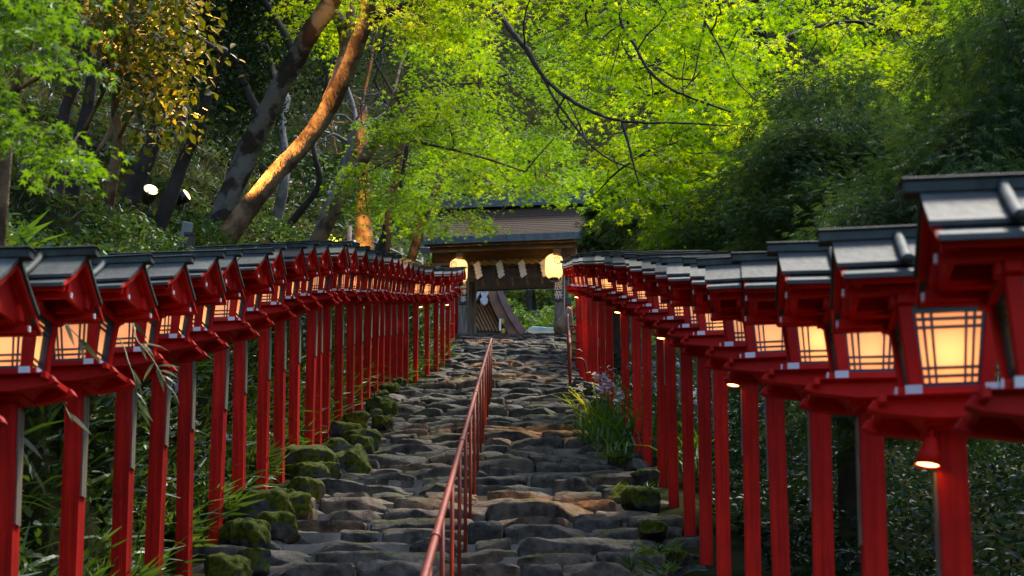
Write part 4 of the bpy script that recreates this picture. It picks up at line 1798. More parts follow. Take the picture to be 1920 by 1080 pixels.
# ---- dark thin trunks and the lit cedar trunk behind
for (pp, r, lab, mt) in [
    ([(722, 470, 35), (728, 410, 35), (738, 360, 35), (748, 300, 35), (760, 220, 35)], .10, 'thin dark trunk standing right of the small floodlight', 'bark_dark'),
    ([(712, 462, 36.5), (740, 395, 36.5), (752, 340, 36.5), (765, 270, 36.5)], .075, 'thinner dark trunk crossing behind its darker neighbour near the gate', 'bark_dark'),
    ([(683, 470, 33), (682, 420, 33), (681, 360, 33), (680, 300, 33), (678, 200, 33)], .17, 'straight trunk lit orange from below by the small floodlight', 'bark_brown'),
    ([(520, 405, 27), (532, 350, 27), (536, 300, 27.2), (530, 240, 27.5), (540, 180, 28)], .085, 'pale thin trunk behind the orange lit maple', 'bark_pale'),
    ([(556, 405, 28), (590, 362, 28), (600, 335, 28), (592, 300, 28), (588, 260, 28.2), (600, 225, 28.4)], .06, 'twisted dark trunk bending upwards between the maples', 'bark_dark'),
    ([(262, 330, 19.5), (285, 270, 19.5), (305, 215, 19.4), (330, 150, 19.3), (360, 80, 19.2), (370, 0, 19)], .10, 'dark trunk rising behind the glowing floodlight', 'bark_dark'),
    ([(110, 330, 17), (116, 270, 17), (122, 210, 17), (140, 150, 17), (150, 60, 17)], .07, 'dark multi stemmed trunk in the upper left undergrowth', 'bark_dark'),
    ([(140, 330, 18), (150, 260, 18), (165, 200, 18), (172, 120, 18), (160, 20, 18)], .08, 'dark trunk beside the multi stemmed one in the upper left undergrowth', 'bark_dark'),
    ([(318, 372, 18.4), (345, 300, 18.4), (372, 240, 18.3), (395, 160, 18.2), (420, 90, 18)], .075, 'dark slanting trunk between the two floodlights', 'bark_dark'),
]:
    tp = foot_to_ground(px_path(pp))
    root = tree_root('thin_tree', Vector(tp[0]))
    mb = MB()
    sk = bark_tube(mb, tp, r, r * .55, n=10, flare=.3, seed=r * 100)
    rel(mb, root).build('trunk', mt, root)
    mb = MB()
    tip = np.array(tp[-1])
    pd = tip + rg.normal(0, 1, (26, 3)) * np.array([.9, .9, .7]) + np.array([0, .6, 2.6])
    connect_twigs(mb, pd, sk[-8:], .006, rng=rg)
    rel(mb, root).build('limb', mt, root)
    cl = np.repeat(pd, 60, 0) + rg.normal(0, .26, (26 * 60, 3))
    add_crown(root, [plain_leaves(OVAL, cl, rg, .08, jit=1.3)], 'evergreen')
    tag(root, lab, 'tree', 'trees on the bank left of the steps')

# ---- maple on the right of the steps, its crown hanging to the left over the rail
TR = foot_to_ground(px_path([(1530, 560, 29), (1510, 420, 28.5), (1470, 280, 28), (1440, 160, 27.5), (1420, 40, 27), (1400, -80, 26.5)]))
root = tree_root('right_maple_tree', Vector(TR[0]))
root.name = 'spreading_maple_tree'
mb = MB()
sk = bark_tube(mb, TR, .19, .09, n=12, flare=.4, seed=31)
rel(mb, root).build('trunk', 'bark_dark', root)
mb = MB()
skl = [sk[16:]]
for q, a, b in [([(1470, 280, 28), (1420, 260, 26.5), (1360, 250, 25), (1290, 262, 23.5), (1220, 280, 22.5)], .05, .012), ([(1440, 160, 27.5), (1380, 150, 26), (1300, 160, 24.5), (1210, 180, 23.5)], .05, .012),
                ([(1490, 340, 28.2), (1430, 335, 26.5), (1370, 345, 25), (1310, 370, 24)], .04, .01), ([(1420, 40, 27), (1340, 20, 26), (1240, 40, 25)], .05, .012), ([(1430, 100, 27.3), (1500, 60, 28), (1600, 40, 29), (1700, 60, 30)], .05, .014), ([(1220, 280, 22.5), (1160, 320, 22.5), (1120, 360, 23)], .02, .007)]:
    skl.append(limb(mb, px_path(q), a, b, 8, rough=.05, rng=rg))
skl = np.concatenate(skl)
pads = np.concatenate([
    sample_region([(1120, 300), (1200, 240), (1430, 220), (1400, 300), (1350, 350), (1335, 440), (1310, 450), (1262, 432), (1235, 400), (1180, 395), (1140, 405), (1115, 360)], 96, (21, 27), rg),
    sample_region([(1080, 60), (1420, 40), (1440, 240), (1200, 260), (1090, 230)], 62, (22.5, 30), rg),
    sample_region([(1400, -60), (1840, -60), (1820, 120), (1700, 190), (1560, 150), (1440, 200)], 80, (26, 33), rg),
])
connect_twigs(mb, pads, skl, .0048, rng=rg, expo=.4)
rel(mb, root).build('limb', 'bark_dark', root)
add_crown(root, [maple_leaves(pads, rg, per=125, rx=.64, size=.066, tint_lo=.1)], 'maple_bright')
tag(root, 'large bright green maple rooted right of the steps with sprays hanging over the right lanterns', 'tree')

# ---- near maple spray at the upper left
TN = foot_to_ground(px_path([(6, 360, 9.2), (14, 260, 9.2), (30, 170, 9.2), (55, 80, 9.1), (70, -40, 9)]))
root = tree_root('young_maple_tree', Vector(TN[0]))
mb = MB()
sk = bark_tube(mb, TN, .035, .022, n=8, flare=.2, seed=8)
rel(mb, root).build('trunk', 'bark_brown', root)
mb = MB()
skl = [sk[6:]]
for q in ([(30, 170, 9.2), (90, 140, 8.8), (150, 130, 8.4)], [(14, 260, 9.2), (70, 240, 8.8), (140, 270, 8.4)], [(55, 80, 9.1), (120, 50, 8.8), (170, 40, 8.5)]):
    skl.append(limb(mb, px_path(q), .012, .004, 6, rough=.05, rng=rg))
skl = np.concatenate(skl)
pads = np.concatenate([sample_region([(-60, -60), (130, -40), (180, 80), (190, 130), (120, 150), (-60, 120)], 26, (7.8, 9.2), rg),
                       sample_region([(-60, 170), (70, 200), (130, 260), (185, 310), (150, 320), (60, 260), (-60, 240)], 15, (7.9, 9.0), rg)])
connect_twigs(mb, pads, skl, .002, rng=rg, expo=.4)
rel(mb, root).build('limb', 'bark_brown', root)
add_crown(root, [maple_leaves(pads, rg, per=62, rx=.24, size=.038, tint_lo=0, tint_hi=.5, thick=.03)], 'maple_mid')
tag(root, 'young maple with fresh green leaves close to the camera at the upper left', 'tree')

# ---- camellia lit by the floodlight
TC = foot_to_ground(px_path([(212, 330, 16.6), (222, 260, 16.5), (216, 200, 16.4), (225, 140, 16.2), (240, 70, 16), (250, 0, 15.8)]))
root = tree_root('camellia_tree', Vector(TC[0]))
mb = MB()
sk = bark_tube(mb, TC, .05, .03, n=8, flare=.3, seed=6)
rel(mb, root).build('trunk', 'bark_brown', root)
mb = MB()
skl = [sk[8:]]
for q in ([(180, 290, 16), (205, 245, 16), (218, 190, 16), (245, 170, 15.8)], [(222, 260, 16.5), (250, 210, 16), (290, 190, 15.6)], [(225, 140, 16.2), (270, 110, 16), (310, 70, 15.8)], [(150, 260, 16.3), (210, 130, 16), (200, 40, 16)]):
    skl.append(limb(mb, px_path(q), .022, .006, 6, rough=.08, rng=rg))
skl = np.concatenate(skl)
pads = np.concatenate([sample_region([(150, -60), (360, -60), (350, 90), (330, 130), (230, 120), (190, 60)], 60, (15.2, 17), rg),
                       sample_region([(215, 110), (330, 110), (350, 240), (300, 260), (250, 200)], 13, (15.2, 16.6), rg)])
connect_twigs(mb, pads, skl, .004, rng=rg)
rel(mb, root).build('limb', 'bark_brown', root)
cl = np.repeat(pads, 40, 0) + rg.normal(0, .19, (len(pads) * 40, 3))
add_crown(root, [plain_leaves(OVAL, cl, rg, .082, jit=.9, droop=.5)], 'camellia')
tag(root, 'camellia above the floodlight with glossy leaves lit yellow', 'tree')


# ---- conifers right of the row
def conifer(name, trunk_px, region_list, label, rng, per=330, size=.075, tint=(0, 1), r0=.16):
    tp = foot_to_ground(px_path(trunk_px))
    root = tree_root(name, Vector(tp[0]))
    mb = MB()
    sk = bark_tube(mb, tp, r0, r0 * .5, n=10, flare=.3, seed=r0 * 50)
    rel(mb, root).build('trunk', 'bark_dark', root)
    mb = MB()
    pads = np.concatenate([sample_region(p, n, c, rng) for p, n, c in region_list])
    connect_twigs(mb, pads, sk, .006, rng=rng, sag=.02, expo=.42)
    rel(mb, root).build('limb', 'bark_dark', root)
    n = len(pads)
    idx = np.repeat(np.arange(n), per)
    N = len(idx)
    ax = rng.normal(0, 1, (n, 3)) * np.array([1, 1, .25]) + np.array([-.5, -.2, -.35])
    ax = unit(ax)
    tt = rng.uniform(-.1, 1, N)
    sp = rng.normal(0, 1, (N, 3)) * np.array([1, 1, .35]) * (.15 * (1.1 - .6 * np.abs(tt)))[:, None]
    pos = pads[idx] + ax[idx] * (tt * .62)[:, None] + sp + np.stack([0 * tt, 0 * tt, -.18 * tt ** 2], 1)
    dr = ax[idx] + sp * 5 + rng.normal(0, .25, (N, 3)) + np.array([0, 0, -.3])
    X, Yv, Z = frames(dr, unit(np.array([0, 0, 1.0]) + rng.normal(0, .45, (N, 3))))
    V, Q = scatter(SPRIG[0], SPRIG[1], pos, X, Yv, Z, size * rng.uniform(.6, 1.3, N))
    pt = rng.uniform(0, 1, n)
    T = np.clip(tint[0] + (tint[1] - tint[0]) * (.6 * pt[idx] + .4 * rng.uniform(0, 1, N)), 0, 1)
    add_crown(root, [(V, Q, T)], 'conifer')
    tag(root, label, 'tree', 'dark conifers right of the steps')


conifer('conifer_tree', [(2010, 900, 11.5), (2005, 600, 11.5), (2000, 300, 11.5), (1995, 100, 11.5), (1990, -60, 11.4)],
        [([(1730, 300), (1960, 150), (1960, 360), (1760, 380), (1650, 450), (1640, 400)], 70, (10, 13.5)), ([(1870, -40), (1980, -60), (1980, 200), (1880, 180)], 22, (10, 13))],
        'dark conifer nearest on the right, its boughs hanging over the largest lantern', rg, r0=.11)
conifer('conifer_tree', [(1600, 900, 16.5), (1590, 600, 16.5), (1585, 400, 16.4), (1580, 300, 16.3), (1577, 225, 16.2)],
        [([(1480, 260), (1540, 200), (1600, 190), (1680, 270), (1700, 420), (1560, 450), (1450, 450), (1430, 370)], 95, (14.2, 18.5)), ([(1470, 170), (1580, 130), (1600, 190), (1500, 220)], 8, (15, 17)), ([(1400, 470), (1900, 470), (1900, 800), (1500, 800)], 60, (14, 18))],
        'dark conifer with drooping sprays in front of the bright right maple', rg, r0=.15)
conifer('conifer_tree', [(1400, 900, 24), (1395, 600, 24), (1390, 450, 24), (1388, 340, 24)],
        [([(1330, 380), (1420, 290), (1480, 330), (1500, 480), (1320, 500), (1290, 450)], 70, (21.5, 26)), ([(1180, 440), (1300, 440), (1320, 480), (1180, 480)], 12, (26, 29))],
        'small dark conifer low behind the middle of the right row', rg, r0=.1)
conifer('conifer_tree', [(1160, 520, 47), (1162, 450, 47), (1164, 380, 47), (1166, 330, 47)],
        [([(1130, 370), (1150, 350), (1210, 380), (1270, 420), (1260, 490), (1140, 490), (1125, 440)], 65, (43, 50))],
        'dark evergreen beside the right end of the gate roof', rg, size=.2, r0=.14)


# ---- woods behind: two crown shapes of each kind copied over the slopes
def cloud_tree(kind, seed):
    rng = np.random.default_rng(seed)
    root = empty('maple_tree' if kind != 'dark' else 'evergreen_tree', (0, 0, 0))
    mb = MB()
    tp = [(0, 0, -.8), (.1, .05, 1.2), (-.05, .2, 2.6), (.2, .1, 4.2), (.15, 0, 6)]
    sk = bark_tube(mb, tp, .20, .07, n=10, flare=.4, seed=seed)
    mb.build('trunk', 'bark_dark', root)
    n = 85 if kind != 'dark' else 80
    d = unit(rng.normal(size=(n, 3)))
    d[:, 2] = np.abs(d[:, 2]) * .9 - .35
    pads = d * (rng.uniform(.35, 1, n) ** .5)[:, None] * np.array([2.9, 2.9, 2.7]) + np.array([0.1, 0, 5.2])
    mb = MB()
    connect_twigs(mb, pads, sk[10:], .012, rng=rng, expo=.42)
    mb.build('limb', 'bark_dark', root)
    if kind == 'dark':
        cl = np.repeat(pads, 70, 0) + rng.normal(0, .42, (n * 70, 3))
        V, Q, T = plain_leaves(OVAL, cl, rng, .15, jit=1.2)
        add_crown(root, [(V, Q, T)], 'evergreen')
    else:
        V, Q, T = maple_leaves(pads, rng, per=62, rx=.95, size=.125, up_jit=.5, droop=.2)
        add_crown(root, [(V, Q, T)], 'maple_far')
    return root


FAR = {'a': cloud_tree('bright', 101), 'b': cloud_tree('bright', 102), 'd': cloud_tree('dark', 103), 'e': cloud_tree('dark', 104)}
used = set()
srng = random.Random(77)


def place_far(kind, x, y, s, label, group):
    o = FAR[kind] if kind not in used else copy_tree(FAR[kind])
    used.add(kind)
    o.location = (x, y, float(terr(x, y)) - .1)
    o.rotation_euler = (srng.uniform(-.06, .06), srng.uniform(-.06, .06), srng.uniform(0, 6.28))
    o.scale = (s * srng.uniform(.9, 1.1), s * srng.uniform(.9, 1.1), s * srng.uniform(.9, 1.15))
    tag(o, label, 'tree', group)


for i in range(46):
    row, k = divmod(i, 12)
    x = -16 + k * 3.4 + srng.uniform(-1.4, 1.4) + (row % 2) * 1.6
    y = 84 + row * 6.5 + srng.uniform(-2, 2)
    place_far('ab'[i % 2] if srng.random() > .15 else 'de'[i % 2], x, y, srng.uniform(1.0, 1.6), 'leafy tree on the wooded slope behind the gate', 'trees on the slope behind the gate')
for i in range(14):
    x = 9.5 + (i % 3) * 4.2 + srng.uniform(-1, 1)
    y = 26 + (i // 3) * 9 + srng.uniform(-2, 2)
    place_far('ab'[i % 2], x, y, srng.uniform(1.1, 1.6), 'leafy maple in the woods beyond the dark conifers', 'maples beyond the conifers')
for i in range(30):
    x = -6.6 - (i % 5) * 3.0 + srng.uniform(-1, 1)
    y = 19 + (i // 5) * 6.6 + srng.uniform(-2, 2)
    place_far('de'[i % 2] if i % 4 else 'ab'[i % 2], x, y, srng.uniform(.8, 1.25), 'evergreen or shrubby tree in the shade of the left slope', 'trees on the left slope')


# ------------------------------------------------------------------ ground cover
def clear_of_lamps(pos):
    ok = np.ones(len(pos), bool)
    for q in (FL1, FL2):
        t = np.clip((pos[:, 1] - (q.y - 2.2)) / 2.2, 0, 1)
        ok &= ~((np.abs(pos[:, 0] - q.x * pos[:, 1] / q.y) < .32) & (pos[:, 1] < q.y + .4) & (pos[:, 1] > q.y - 2.2) & (pos[:, 2] > q.z - .22 - .35 * (1 - t)))
    return ok


def on_ground(xs, ys, dz=0.0):
    return np.stack([xs, ys, terr(xs, ys) + dz], 1)


# leaves over the steep bank behind the left row
def stuff(name, V, Q, T, mat, nper, label=None):
    o = link(bpy.data.objects.new(name, np_mesh(name, V, Q, mat, tint=T, nper=nper)))
    tag(o, label or 'low leafy undergrowth covering the slope', 'undergrowth', kind='stuff')
    return o


N = 34000
ys = rg.uniform(7, 46, N)
xs = XL(ys) - .2 - rg.uniform(0, 1, N) ** 1.0 * 1.1
pos = on_ground(xs, ys) + np.stack([rg.uniform(0, .20, N), 0 * xs, rg.uniform(-.02, .14, N)], 1)
clump = np.sin(xs * 5 + ys * 3.1) * np.sin(ys * 4.3 + 1) * .5 + .5
keep = rg.uniform(0, 1, N) < (.35 + .65 * clump)
pos = pos[keep]
V, Q, T = plain_leaves(OVAL, pos, rg, .062, droop=.55, jit=1.2, tint=np.clip(rg.beta(1.3, 2.6, len(pos)), 0, 1))
o = stuff('bank_undergrowth', V, Q, T, 'bank_leaf', len(OVAL[0]), 'dense small leaves and ferns covering the bank behind the left lanterns')
N = 9000
ys = rg.uniform(7, 46, N)
xs = XL(ys) - .15 - rg.uniform(0, .95, N)
pos = on_ground(xs, ys)
dr = np.stack([rg.uniform(.1, 1.2, N), rg.normal(0, .8, N), rg.uniform(.1, 1.0, N)], 1)
X, Yv, Z = frames(dr, unit(np.array([.6, 0, 1.0]) + rg.normal(0, .3, (N, 3))))
V, Q = scatter(BLADE[0], BLADE[1], pos, X, Yv, Z, rg.uniform(.18, .5, N) * np.where(xs < XL(ys) - .62, .4, 1))
stuff('bank_grass', V, Q, rg.beta(1.5, 2.5, N), 'bank_leaf', len(BLADE[0]), 'thin grass blades hanging over the bank behind the left lanterns')
# grass and scrub on the slope above
N = 52000
ys = rg.uniform(9, 60, N)
xs = XL(ys) - 1.0 - 13 * rg.uniform(0, 1, N) ** 1.5
pos = on_ground(xs, ys)
dr = np.stack([rg.uniform(-.3, 1.2, N), rg.normal(-.2, .8, N), rg.uniform(.2, 1.2, N)], 1)
X, Yv, Z = frames(dr, unit(np.array([.3, -.3, 1.0]) + rg.normal(0, .3, (N, 3))))
nearfl = np.min([np.hypot((xs - q.x), np.where(ys < q.y, .45, 1) * (ys - q.y)) for q in (FL1, FL2)], axis=0) > .8
pos, X, Yv, Z = pos[nearfl], X[nearfl], Yv[nearfl], Z[nearfl]
N = len(pos)
V, Q = scatter(BLADE[0], BLADE[1], pos, X, Yv, Z, rg.uniform(.12, .42, N) * np.clip(.28 + .22 * (-(pos[:, 0] - XL(pos[:, 1])) - 1.0), .28, 1))
stuff('slope_grass', V, Q, rg.beta(1.2, 2.2, N), 'dry_grass', len(BLADE[0]), 'dry and green grass on the slope under the trees')
N = 40000
ys = rg.uniform(9, 60, N)
xs = XL(ys) - .85 - 12 * rg.uniform(0, 1, N) ** 1.7
dl_ = -(xs - XL(ys)) - .85
pos = on_ground(xs, ys) + np.stack([0 * xs, 0 * xs, rg.uniform(0, .45, N) * (np.sin(xs * 2.3) * np.sin(ys * 1.7) * .5 + .5) * np.clip(.2 + .35 * dl_, .2, 1)], 1)
pos = pos[clear_of_lamps(pos)]
V, Q, T = plain_leaves(OVAL, pos, rg, .085, droop=.3, jit=1.1, tint=rg.beta(1.4, 2.4, len(pos)))
stuff('slope_undergrowth', V, Q, T, 'bank_leaf', len(OVAL[0]), 'low leafy plants on the slope under the trees')
# shrubs in the shade behind the leaning trunks
N = 60000
ys = rg.uniform(34, 100, N)
xs = -3.6 - 30 * rg.uniform(0, 1, N) ** 1.2 - np.where(ys > 50, 5, 0)
hh = 2.6 * (.5 + .5 * np.sin(xs * .9 + ys * .5) * np.sin(ys * .7 - xs * .4))
pos = on_ground(xs, ys) + np.stack([0 * xs, 0 * xs, rg.uniform(0, 1, N) * (hh + .2)], 1)
V, Q, T = plain_leaves(OVAL, pos, rg, .17, droop=.3, jit=1.2, tint=rg.beta(1.1, 2.6, N))
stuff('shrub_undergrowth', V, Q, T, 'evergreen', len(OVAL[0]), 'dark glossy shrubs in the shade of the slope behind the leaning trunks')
# dark bushes right of the right row
N = 60000
ys = rg.uniform(5, 46, N)
xs = XR(ys) + .45 + rg.uniform(0, 1, N) ** 1.4 * 6.5
hh = 1.5 * (.5 + .5 * np.sin(xs * 1.7 + ys * .9) * np.sin(ys * 1.3 - xs)) * smooth01((xs - XR(ys) - .4) / 1.6)
pos = on_ground(xs, ys) + np.stack([0 * xs, 0 * xs, rg.uniform(0, 1, N) * (hh + .12)], 1)
V, Q, T = plain_leaves(OVAL, pos, rg, .085, droop=.3, jit=1.2, tint=rg.beta(1.1, 3.0, N))
stuff('side_undergrowth', V, Q, T, 'evergreen', len(OVAL[0]), 'dark bushes and weeds filling the hollow right of the right lanterns')


# woods covering the far slope
N = 60000
xs = rg.uniform(-30, 34, N)
ys = 80 + 45 * rg.uniform(0, 1, N) ** 1.3
pos = on_ground(xs, ys) + np.stack([0 * xs, 0 * xs, rg.uniform(0, 1.8, N) * (np.sin(xs * .9) * np.sin(ys * .8 + xs * .3) * .5 + .5)], 1)
V, Q, T = plain_leaves(OVAL, pos, rg, .28, droop=.2, jit=1.0, tint=rg.beta(1.2, 2.0, N))
stuff('far_undergrowth', V, Q, T, 'maple_far', len(OVAL[0]), 'thick green undergrowth on the wooded slope behind the gate')

# ------------------------------------------------------------------ mossy rocks along the steps
def rock(x, y, size, seed, label, mat='moss_rock', zoff=.0):
    rng = np.random.default_rng(seed)
    pts = stone_points(RKV, size, rng, power=rng.uniform(2.6, 6), cuts=9, cutlo=.62, cuthi=1.0, rough=.016)
    pts = pts + np.array([tuple(mnoise.noise_vector(Vector(q) * 14 + Vector((seed, 0, 0))) * .018 + mnoise.noise_vector(Vector(q) * 40) * .006) for q in pts])
    me = np_mesh('mossy_rock', pts, RKQ, mat, tint=[float(rng.uniform(.2, .7))], nper=len(pts), smooth=True)
    o = link(bpy.data.objects.new('mossy_rock', me))
    o.location = (x, y, float(prof(y)) + size[2] * .10 + zoff)
    o.rotation_euler = (0, 0, rng.uniform(-.7, .7))
    return tag(o, label, 'rock', 'mossy rocks edging the steps')


rk = random.Random(9)
lp = [(r.location.x, r.location.y) for r, z in LANTERNS['left']]
rp2 = [(r.location.x, r.location.y) for r, z in LANTERNS['right']]
for i in range(3, 21):
    x, y = lp[i]
    big = rk.uniform(.18, .46) if i < 15 else rk.uniform(.16, .28)
    if i in (7, 10):
        big = .55
    rock(x + .26 + rk.uniform(-.03, .1), y - rk.uniform(.1, .5), (big, big * rk.uniform(.8, 1.1), big * rk.uniform(.65, .95)), 300 + i,
         'mossy rock at the foot of the %s left post from the near end' % ORD[i])
    if rk.random() < .75 and i < 17:
        b2 = rk.uniform(.22, .4)
        rock(x + .48 + rk.uniform(-.05, .15), y + rk.uniform(-.3, .35), (b2, b2, b2 * .8), 400 + i,
             'smaller mossy rock stepward of the %s left post from the near end' % ORD[i])
for i in range(5, 17):
    x, y = rp2[i]
    big = rk.uniform(.16, .32)
    rock(x - .22 - rk.uniform(-.05, .12), y - rk.uniform(.0, .5), (big, big * rk.uniform(.8, 1.2), big * rk.uniform(.6, .9)), 500 + i,
         'mossy rock at the foot of the %s right post from the near end' % ORD[i])


# ------------------------------------------------------------------ single plants
def blade_plant(name, foot, n, length, spread, mat, label, group, rng, tpl=BLADE, width=1.0, cat='plant', flowers=0, up=1.0, lean=(0, 0)):
    root = empty(name, foot)
    pos = rng.normal(0, .06 * spread + .02, (n, 3)) * np.array([1, 1, 0])
    dr = np.stack([rng.normal(lean[0], .42 * spread, n), rng.normal(lean[1], .42 * spread, n), np.full(n, up) * rng.uniform(.6, 1.2, n)], 1)
    hz = unit(np.stack([dr[:, 0], dr[:, 1], 0 * dr[:, 2]], 1) + 1e-4)
    nor = np.array([0, 0, 1.0]) - hz * .6 + rng.normal(0, .15, (n, 3))
    X, Yv, Z = frames(dr, unit(nor))
    tv = tpl[0].copy()
    tv[:, 0] *= width
    tv[:, 2] *= 1.6
    L = length * rng.uniform(.55, 1.15, n)
    V, Q = scatter(tv, tpl[1], pos, X, Yv, Z, L)
    o = link(bpy.data.objects.new('leaves', np_mesh('leaves', V, Q, mat, tint=rng.uniform(0, 1, n), nper=len(tv))), root)
    for k in range(flowers):
        b = MB()
        a = rng.uniform(0, 6.28)
        r = rng.uniform(.02, .22)
        h = length * rng.uniform(1.0, 1.55)
        tip = Vector((math.cos(a) * r, math.sin(a) * r, h))
        b.tube([(0, 0, .05), (tip.x * .3, tip.y * .3, h * .5), tuple(tip)], [.006, .005, .003], 5)
        st = b.build('flower_stalk', 'iris_stem', root)
        # petals
        m = 11
        pp = np.array(tip)[None] + rng.normal(0, .03, (m, 3)) * np.array([1, 1, 1.2]) - np.array([0, 0, .03])
        drp = rng.normal(0, 1, (m, 3)) * np.array([1, 1, .4])
        X2, Y2, Z2 = frames(drp, unit(np.array([0, 0, 1.0]) + rng.normal(0, .4, (m, 3))))
        V2, Q2 = scatter(OVAL[0], OVAL[1], pp, X2, Y2, Z2, rng.uniform(.045, .075, m))
        link(bpy.data.objects.new('petals', np_mesh('petals', V2, Q2, 'iris_petal', tint=rng.uniform(0, 1, m), nper=len(OVAL[0]))), st)
    tag(root, label, cat, group)
    return root


solid('iris_stem', (0.06, 0.12, 0.03), rough=.6)


def gpt(x, y):
    return Vector((x, y, float(prof(y)) - .02))


y13, x13 = rp2[13][1] + .6, rp2[13][0]
iris_spots = [(x13 - .34, y13 - 1.5, 60, .58, 5), (x13 - .42, y13 - .3, 60, .58, 3), (x13 - .20, y13 - 2.4, 60, .56, 4), (x13 + .24, y13 - 1.0, 46, .7, 8), (x13 - .5, y13 - 1.9, 45, .42, 0),
              (x13 + .32, y13 - 3.2, 40, .7, 7), (x13 + .40, y13 - 5.0, 34, .62, 6), (x13 - .32, y13 - 3.4, 30, .36, 0)]
wh = ['in front of the gap beside the thirteenth right post', 'uppermost of the clump beside the steps', 'lowest large one of the flowering clump by the steps', 'behind the posts at the middle of the clump',
      'with short leaves spilling onto the steps, without flowers', 'between two posts just below the main clump', 'farthest down behind the right posts', 'small and flowerless at the lower edge of the clump']
for (x, y, n, L, fl), t_ in zip(iris_spots, wh):
    blade_plant('iris_plant', gpt(x, y), n, L, 1.0, 'iris_leaf', ('iris with pale lilac flowers ' if fl else 'iris ') + t_, 'irises beside the right row', rg, width=.9, flowers=fl)

# broad leaved plants along the top of the bank at the left
k = 0
for (x, y, c, L) in [(20, 470, 9.6, .42), (70, 455, 10.2, .42), (120, 440, 10.8, .42), (30, 420, 11, .45), (165, 450, 11.5, .34), (215, 445, 12.2, .28), (90, 405, 12, .42), (150, 420, 12.6, .3), (265, 452, 13, .2), (10, 385, 12.5, .42), (205, 420, 13.5, .22), (400, 445, 16, .17), (540, 440, 21, .22), (480, 447, 18.5, .2)]:
    p = P(x, y, c)
    z = float(terr(p.x, p.y))
    blade_plant('bamboo_grass', (p.x, p.y, z - .02), 46, L, 1.35, 'sasa_leaf' if k % 3 else 'iris_leaf', 'broad leaved bamboo grass clump on the bank top, %s from the left frame edge' % ORD[k] if k < 12 else 'bamboo grass clump on the bank top behind the %s left lantern roof' % ORD[min(k - 6, 20)],
                'bamboo grass on the bank top', rg, tpl=SASA, up=.75, lean=(.25, -.2))
    k += 1


# drooping bamboo sprigs among the near left lanterns
def sprig(pts, label, n, L, rng):
    p0 = Vector(pts[0])
    root = empty('bamboo_sprig', p0)
    b = MB()
    sp = limb(b, pts, .005, .002, 5, spans=6)
    rel(b, root).build('stem', 'iris_stem', root)
    ii = rng.integers(4, len(sp), n)
    pos = sp[ii] - np.array(p0)
    dr = rng.normal(0, .6, (n, 3)) + np.array([.5, -.2, -.7])
    X, Yv, Z = frames(dr, unit(rng.normal(0, .5, (n, 3)) + np.array([.3, -.8, .5])))
    tv = SASA[0] * np.array([.75, 1, 1])
    V, Q = scatter(tv, SASA[1], pos, X, Yv, Z, L * rng.uniform(.6, 1.2, n))
    link(bpy.data.objects.new('leaves', np_mesh('leaves', V, Q, 'sasa_leaf', tint=rng.uniform(.2, 1, n), nper=len(tv))), root)
    tag(root, label, 'plant', 'bamboo sprigs among the left lanterns')


def from_bank(lst):
    """starts in the bank behind the row and comes forward"""
    p = [Vector(P(*q)) for q in lst]
    f = p[0].copy()
    f.x = float(XL(f.y)) - .5
    f.z = float(terr(f.x, f.y))
    return [tuple(f)] + [tuple(q) for q in p]


sprig(from_bank([(30, 640, 9.9), (70, 690, 9.3), (110, 740, 9.0), (135, 790, 8.8)]), 'dry bamboo sprig hanging in front of the nearest two left posts', 12, .17, rg)
sprig(from_bank([(20, 800, 10), (45, 850, 9.6), (62, 900, 9.4)]), 'pale bamboo sprig low between the first left posts', 6, .17, rg)
sprig(from_bank([(225, 600, 11.4), (258, 640, 10.6), (285, 672, 10.2), (312, 720, 10.0)]), 'bamboo sprig with green leaves crossing the fourth left lantern', 12, .17, rg)
sprig(from_bank([(105, 590, 10.2), (125, 610, 9.3), (155, 640, 9.1)]), 'bamboo sprig crossing the window of the third left lantern', 4, .15, rg)
sprig(from_bank([(200, 640, 11), (245, 690, 10.3), (260, 760, 10.2)]), 'drooping bamboo sprig beside the fourth left post', 8, .16, rg)

# ferns and small plants on the right edge
for i, (dx, dy, lab) in enumerate([(-.45, .2, 'seventh'), (-.4, -.3, 'eighth'), (-.35, .1, 'tenth'), (-.38, -.2, 'twelfth'), (.35, .3, 'sixth'), (.4, .2, 'ninth')]):
    kk = [6, 7, 9, 11, 5, 8][i]
    x, y = rp2[kk]
    blade_plant('fern', gpt(x + dx, y + dy) + Vector((0, 0, .05)), 22, .17, 1.5, 'bank_leaf', 'small fern by the foot of the %s right post from the near end' % lab, 'ferns along the right row', rg, tpl=SPRIG, up=.8)
for i, kk in enumerate([3, 5, 6, 8]):
    x, y = lp[kk]
    blade_plant('fern', gpt(x - .2, y + .3) + Vector((0, 0, .1)), 26, .42, 1.3, 'bank_leaf', 'fern leaning out of the bank behind the %s left post from the near end' % ORD[kk], 'ferns on the left bank', rg, tpl=SPRIG, up=.8, lean=(.5, -.2))

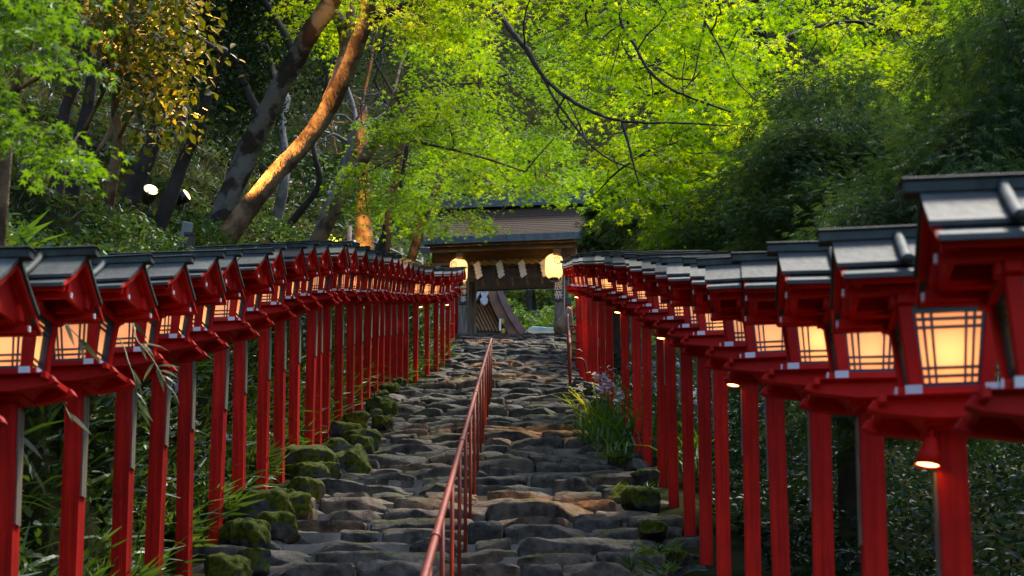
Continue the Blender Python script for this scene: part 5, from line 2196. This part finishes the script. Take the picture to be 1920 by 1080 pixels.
# small white flowers scattered on the bank top
k = 0
for (x, y, c) in [(313, 420, 15.2), (281, 432, 14.6), (421, 428, 17.4), (399, 436, 16.5), (560, 432, 24), (570, 440, 24), (449, 396, 19)]:
    p = P(x, y, c)
    z = float(terr(p.x, p.y))
    blade_plant('flowering_plant', (p.x, p.y, z - .02), 22, .3, 1.0, 'iris_leaf', 'small plant with pale flowers on the bank top, %s from the left' % ORD[k], 'flowering plants on the bank top', rg, flowers=2)
    k += 1

# posts and a box near the floodlights
p = P(357, 398, 18.2)
root = empty('black_stake', (p.x, p.y, float(terr(p.x, p.y))))
b = MB()
b.box(-.045, .045, -.045, .045, -.3, .44)
b.build('shaft', 'black_metal', root, .006)
b = MB()
b.box(-.05, .05, -.05, .05, .441, .47)
b.build('cap', 'black_metal', root)
tag(root, 'black square stake behind the right floodlight', 'post')
p = P(338, 372, 18.6)
root = empty('cable_box', (p.x, p.y, float(terr(p.x, p.y))))
b = MB()
M4 = Matrix.Rotation(R(12), 4, 'Y')
b.box(-.05, .05, -.03, .03, .15, .42, M4)
b.box(-.015, .015, -.012, .012, -.2, .15, M4)
b.build('box', 'grey_plastic', root, .005)
tag(root, 'grey cable box on a short post beside the black stake', 'box')
p = P(396, 372, 18.4)
root = empty('plant_label', (p.x, p.y, float(terr(p.x, p.y))))
b = MB()
M4 = Matrix.Rotation(R(35), 4, 'Y')
b.box(-.05, .05, -.006, .006, .22, .30, M4)
b.box(-.008, .008, -.005, .005, -.1, .22, M4)
b.build('tag_plate', 'grey_plastic', root, .003)
tag(root, 'small tilted grey plant label at the foot of the grey trunk', 'label')

# wooden rail fence on the bank near the gate
A, B = P(655, 436, 36), P(790, 492, 44)
root = empty('rail_fence', A)
for k in range(4):
    b = MB()
    q = A.lerp(B, k / 3) - A
    b.tube([q + Vector((0, 0, -1.2)), q + Vector((0, 0, .12))], .045, 8)
    b.build('post', 'bark_pale', root)
for dz in (0, -.35):
    b = MB()
    b.tube([Vector((0, 0, dz)), (B - A) + Vector((0, 0, dz))], .03, 8)
    b.build('rail', 'bark_pale', root)
tag(root, 'low pole fence on the bank between the small floodlight and the gate', 'fence')
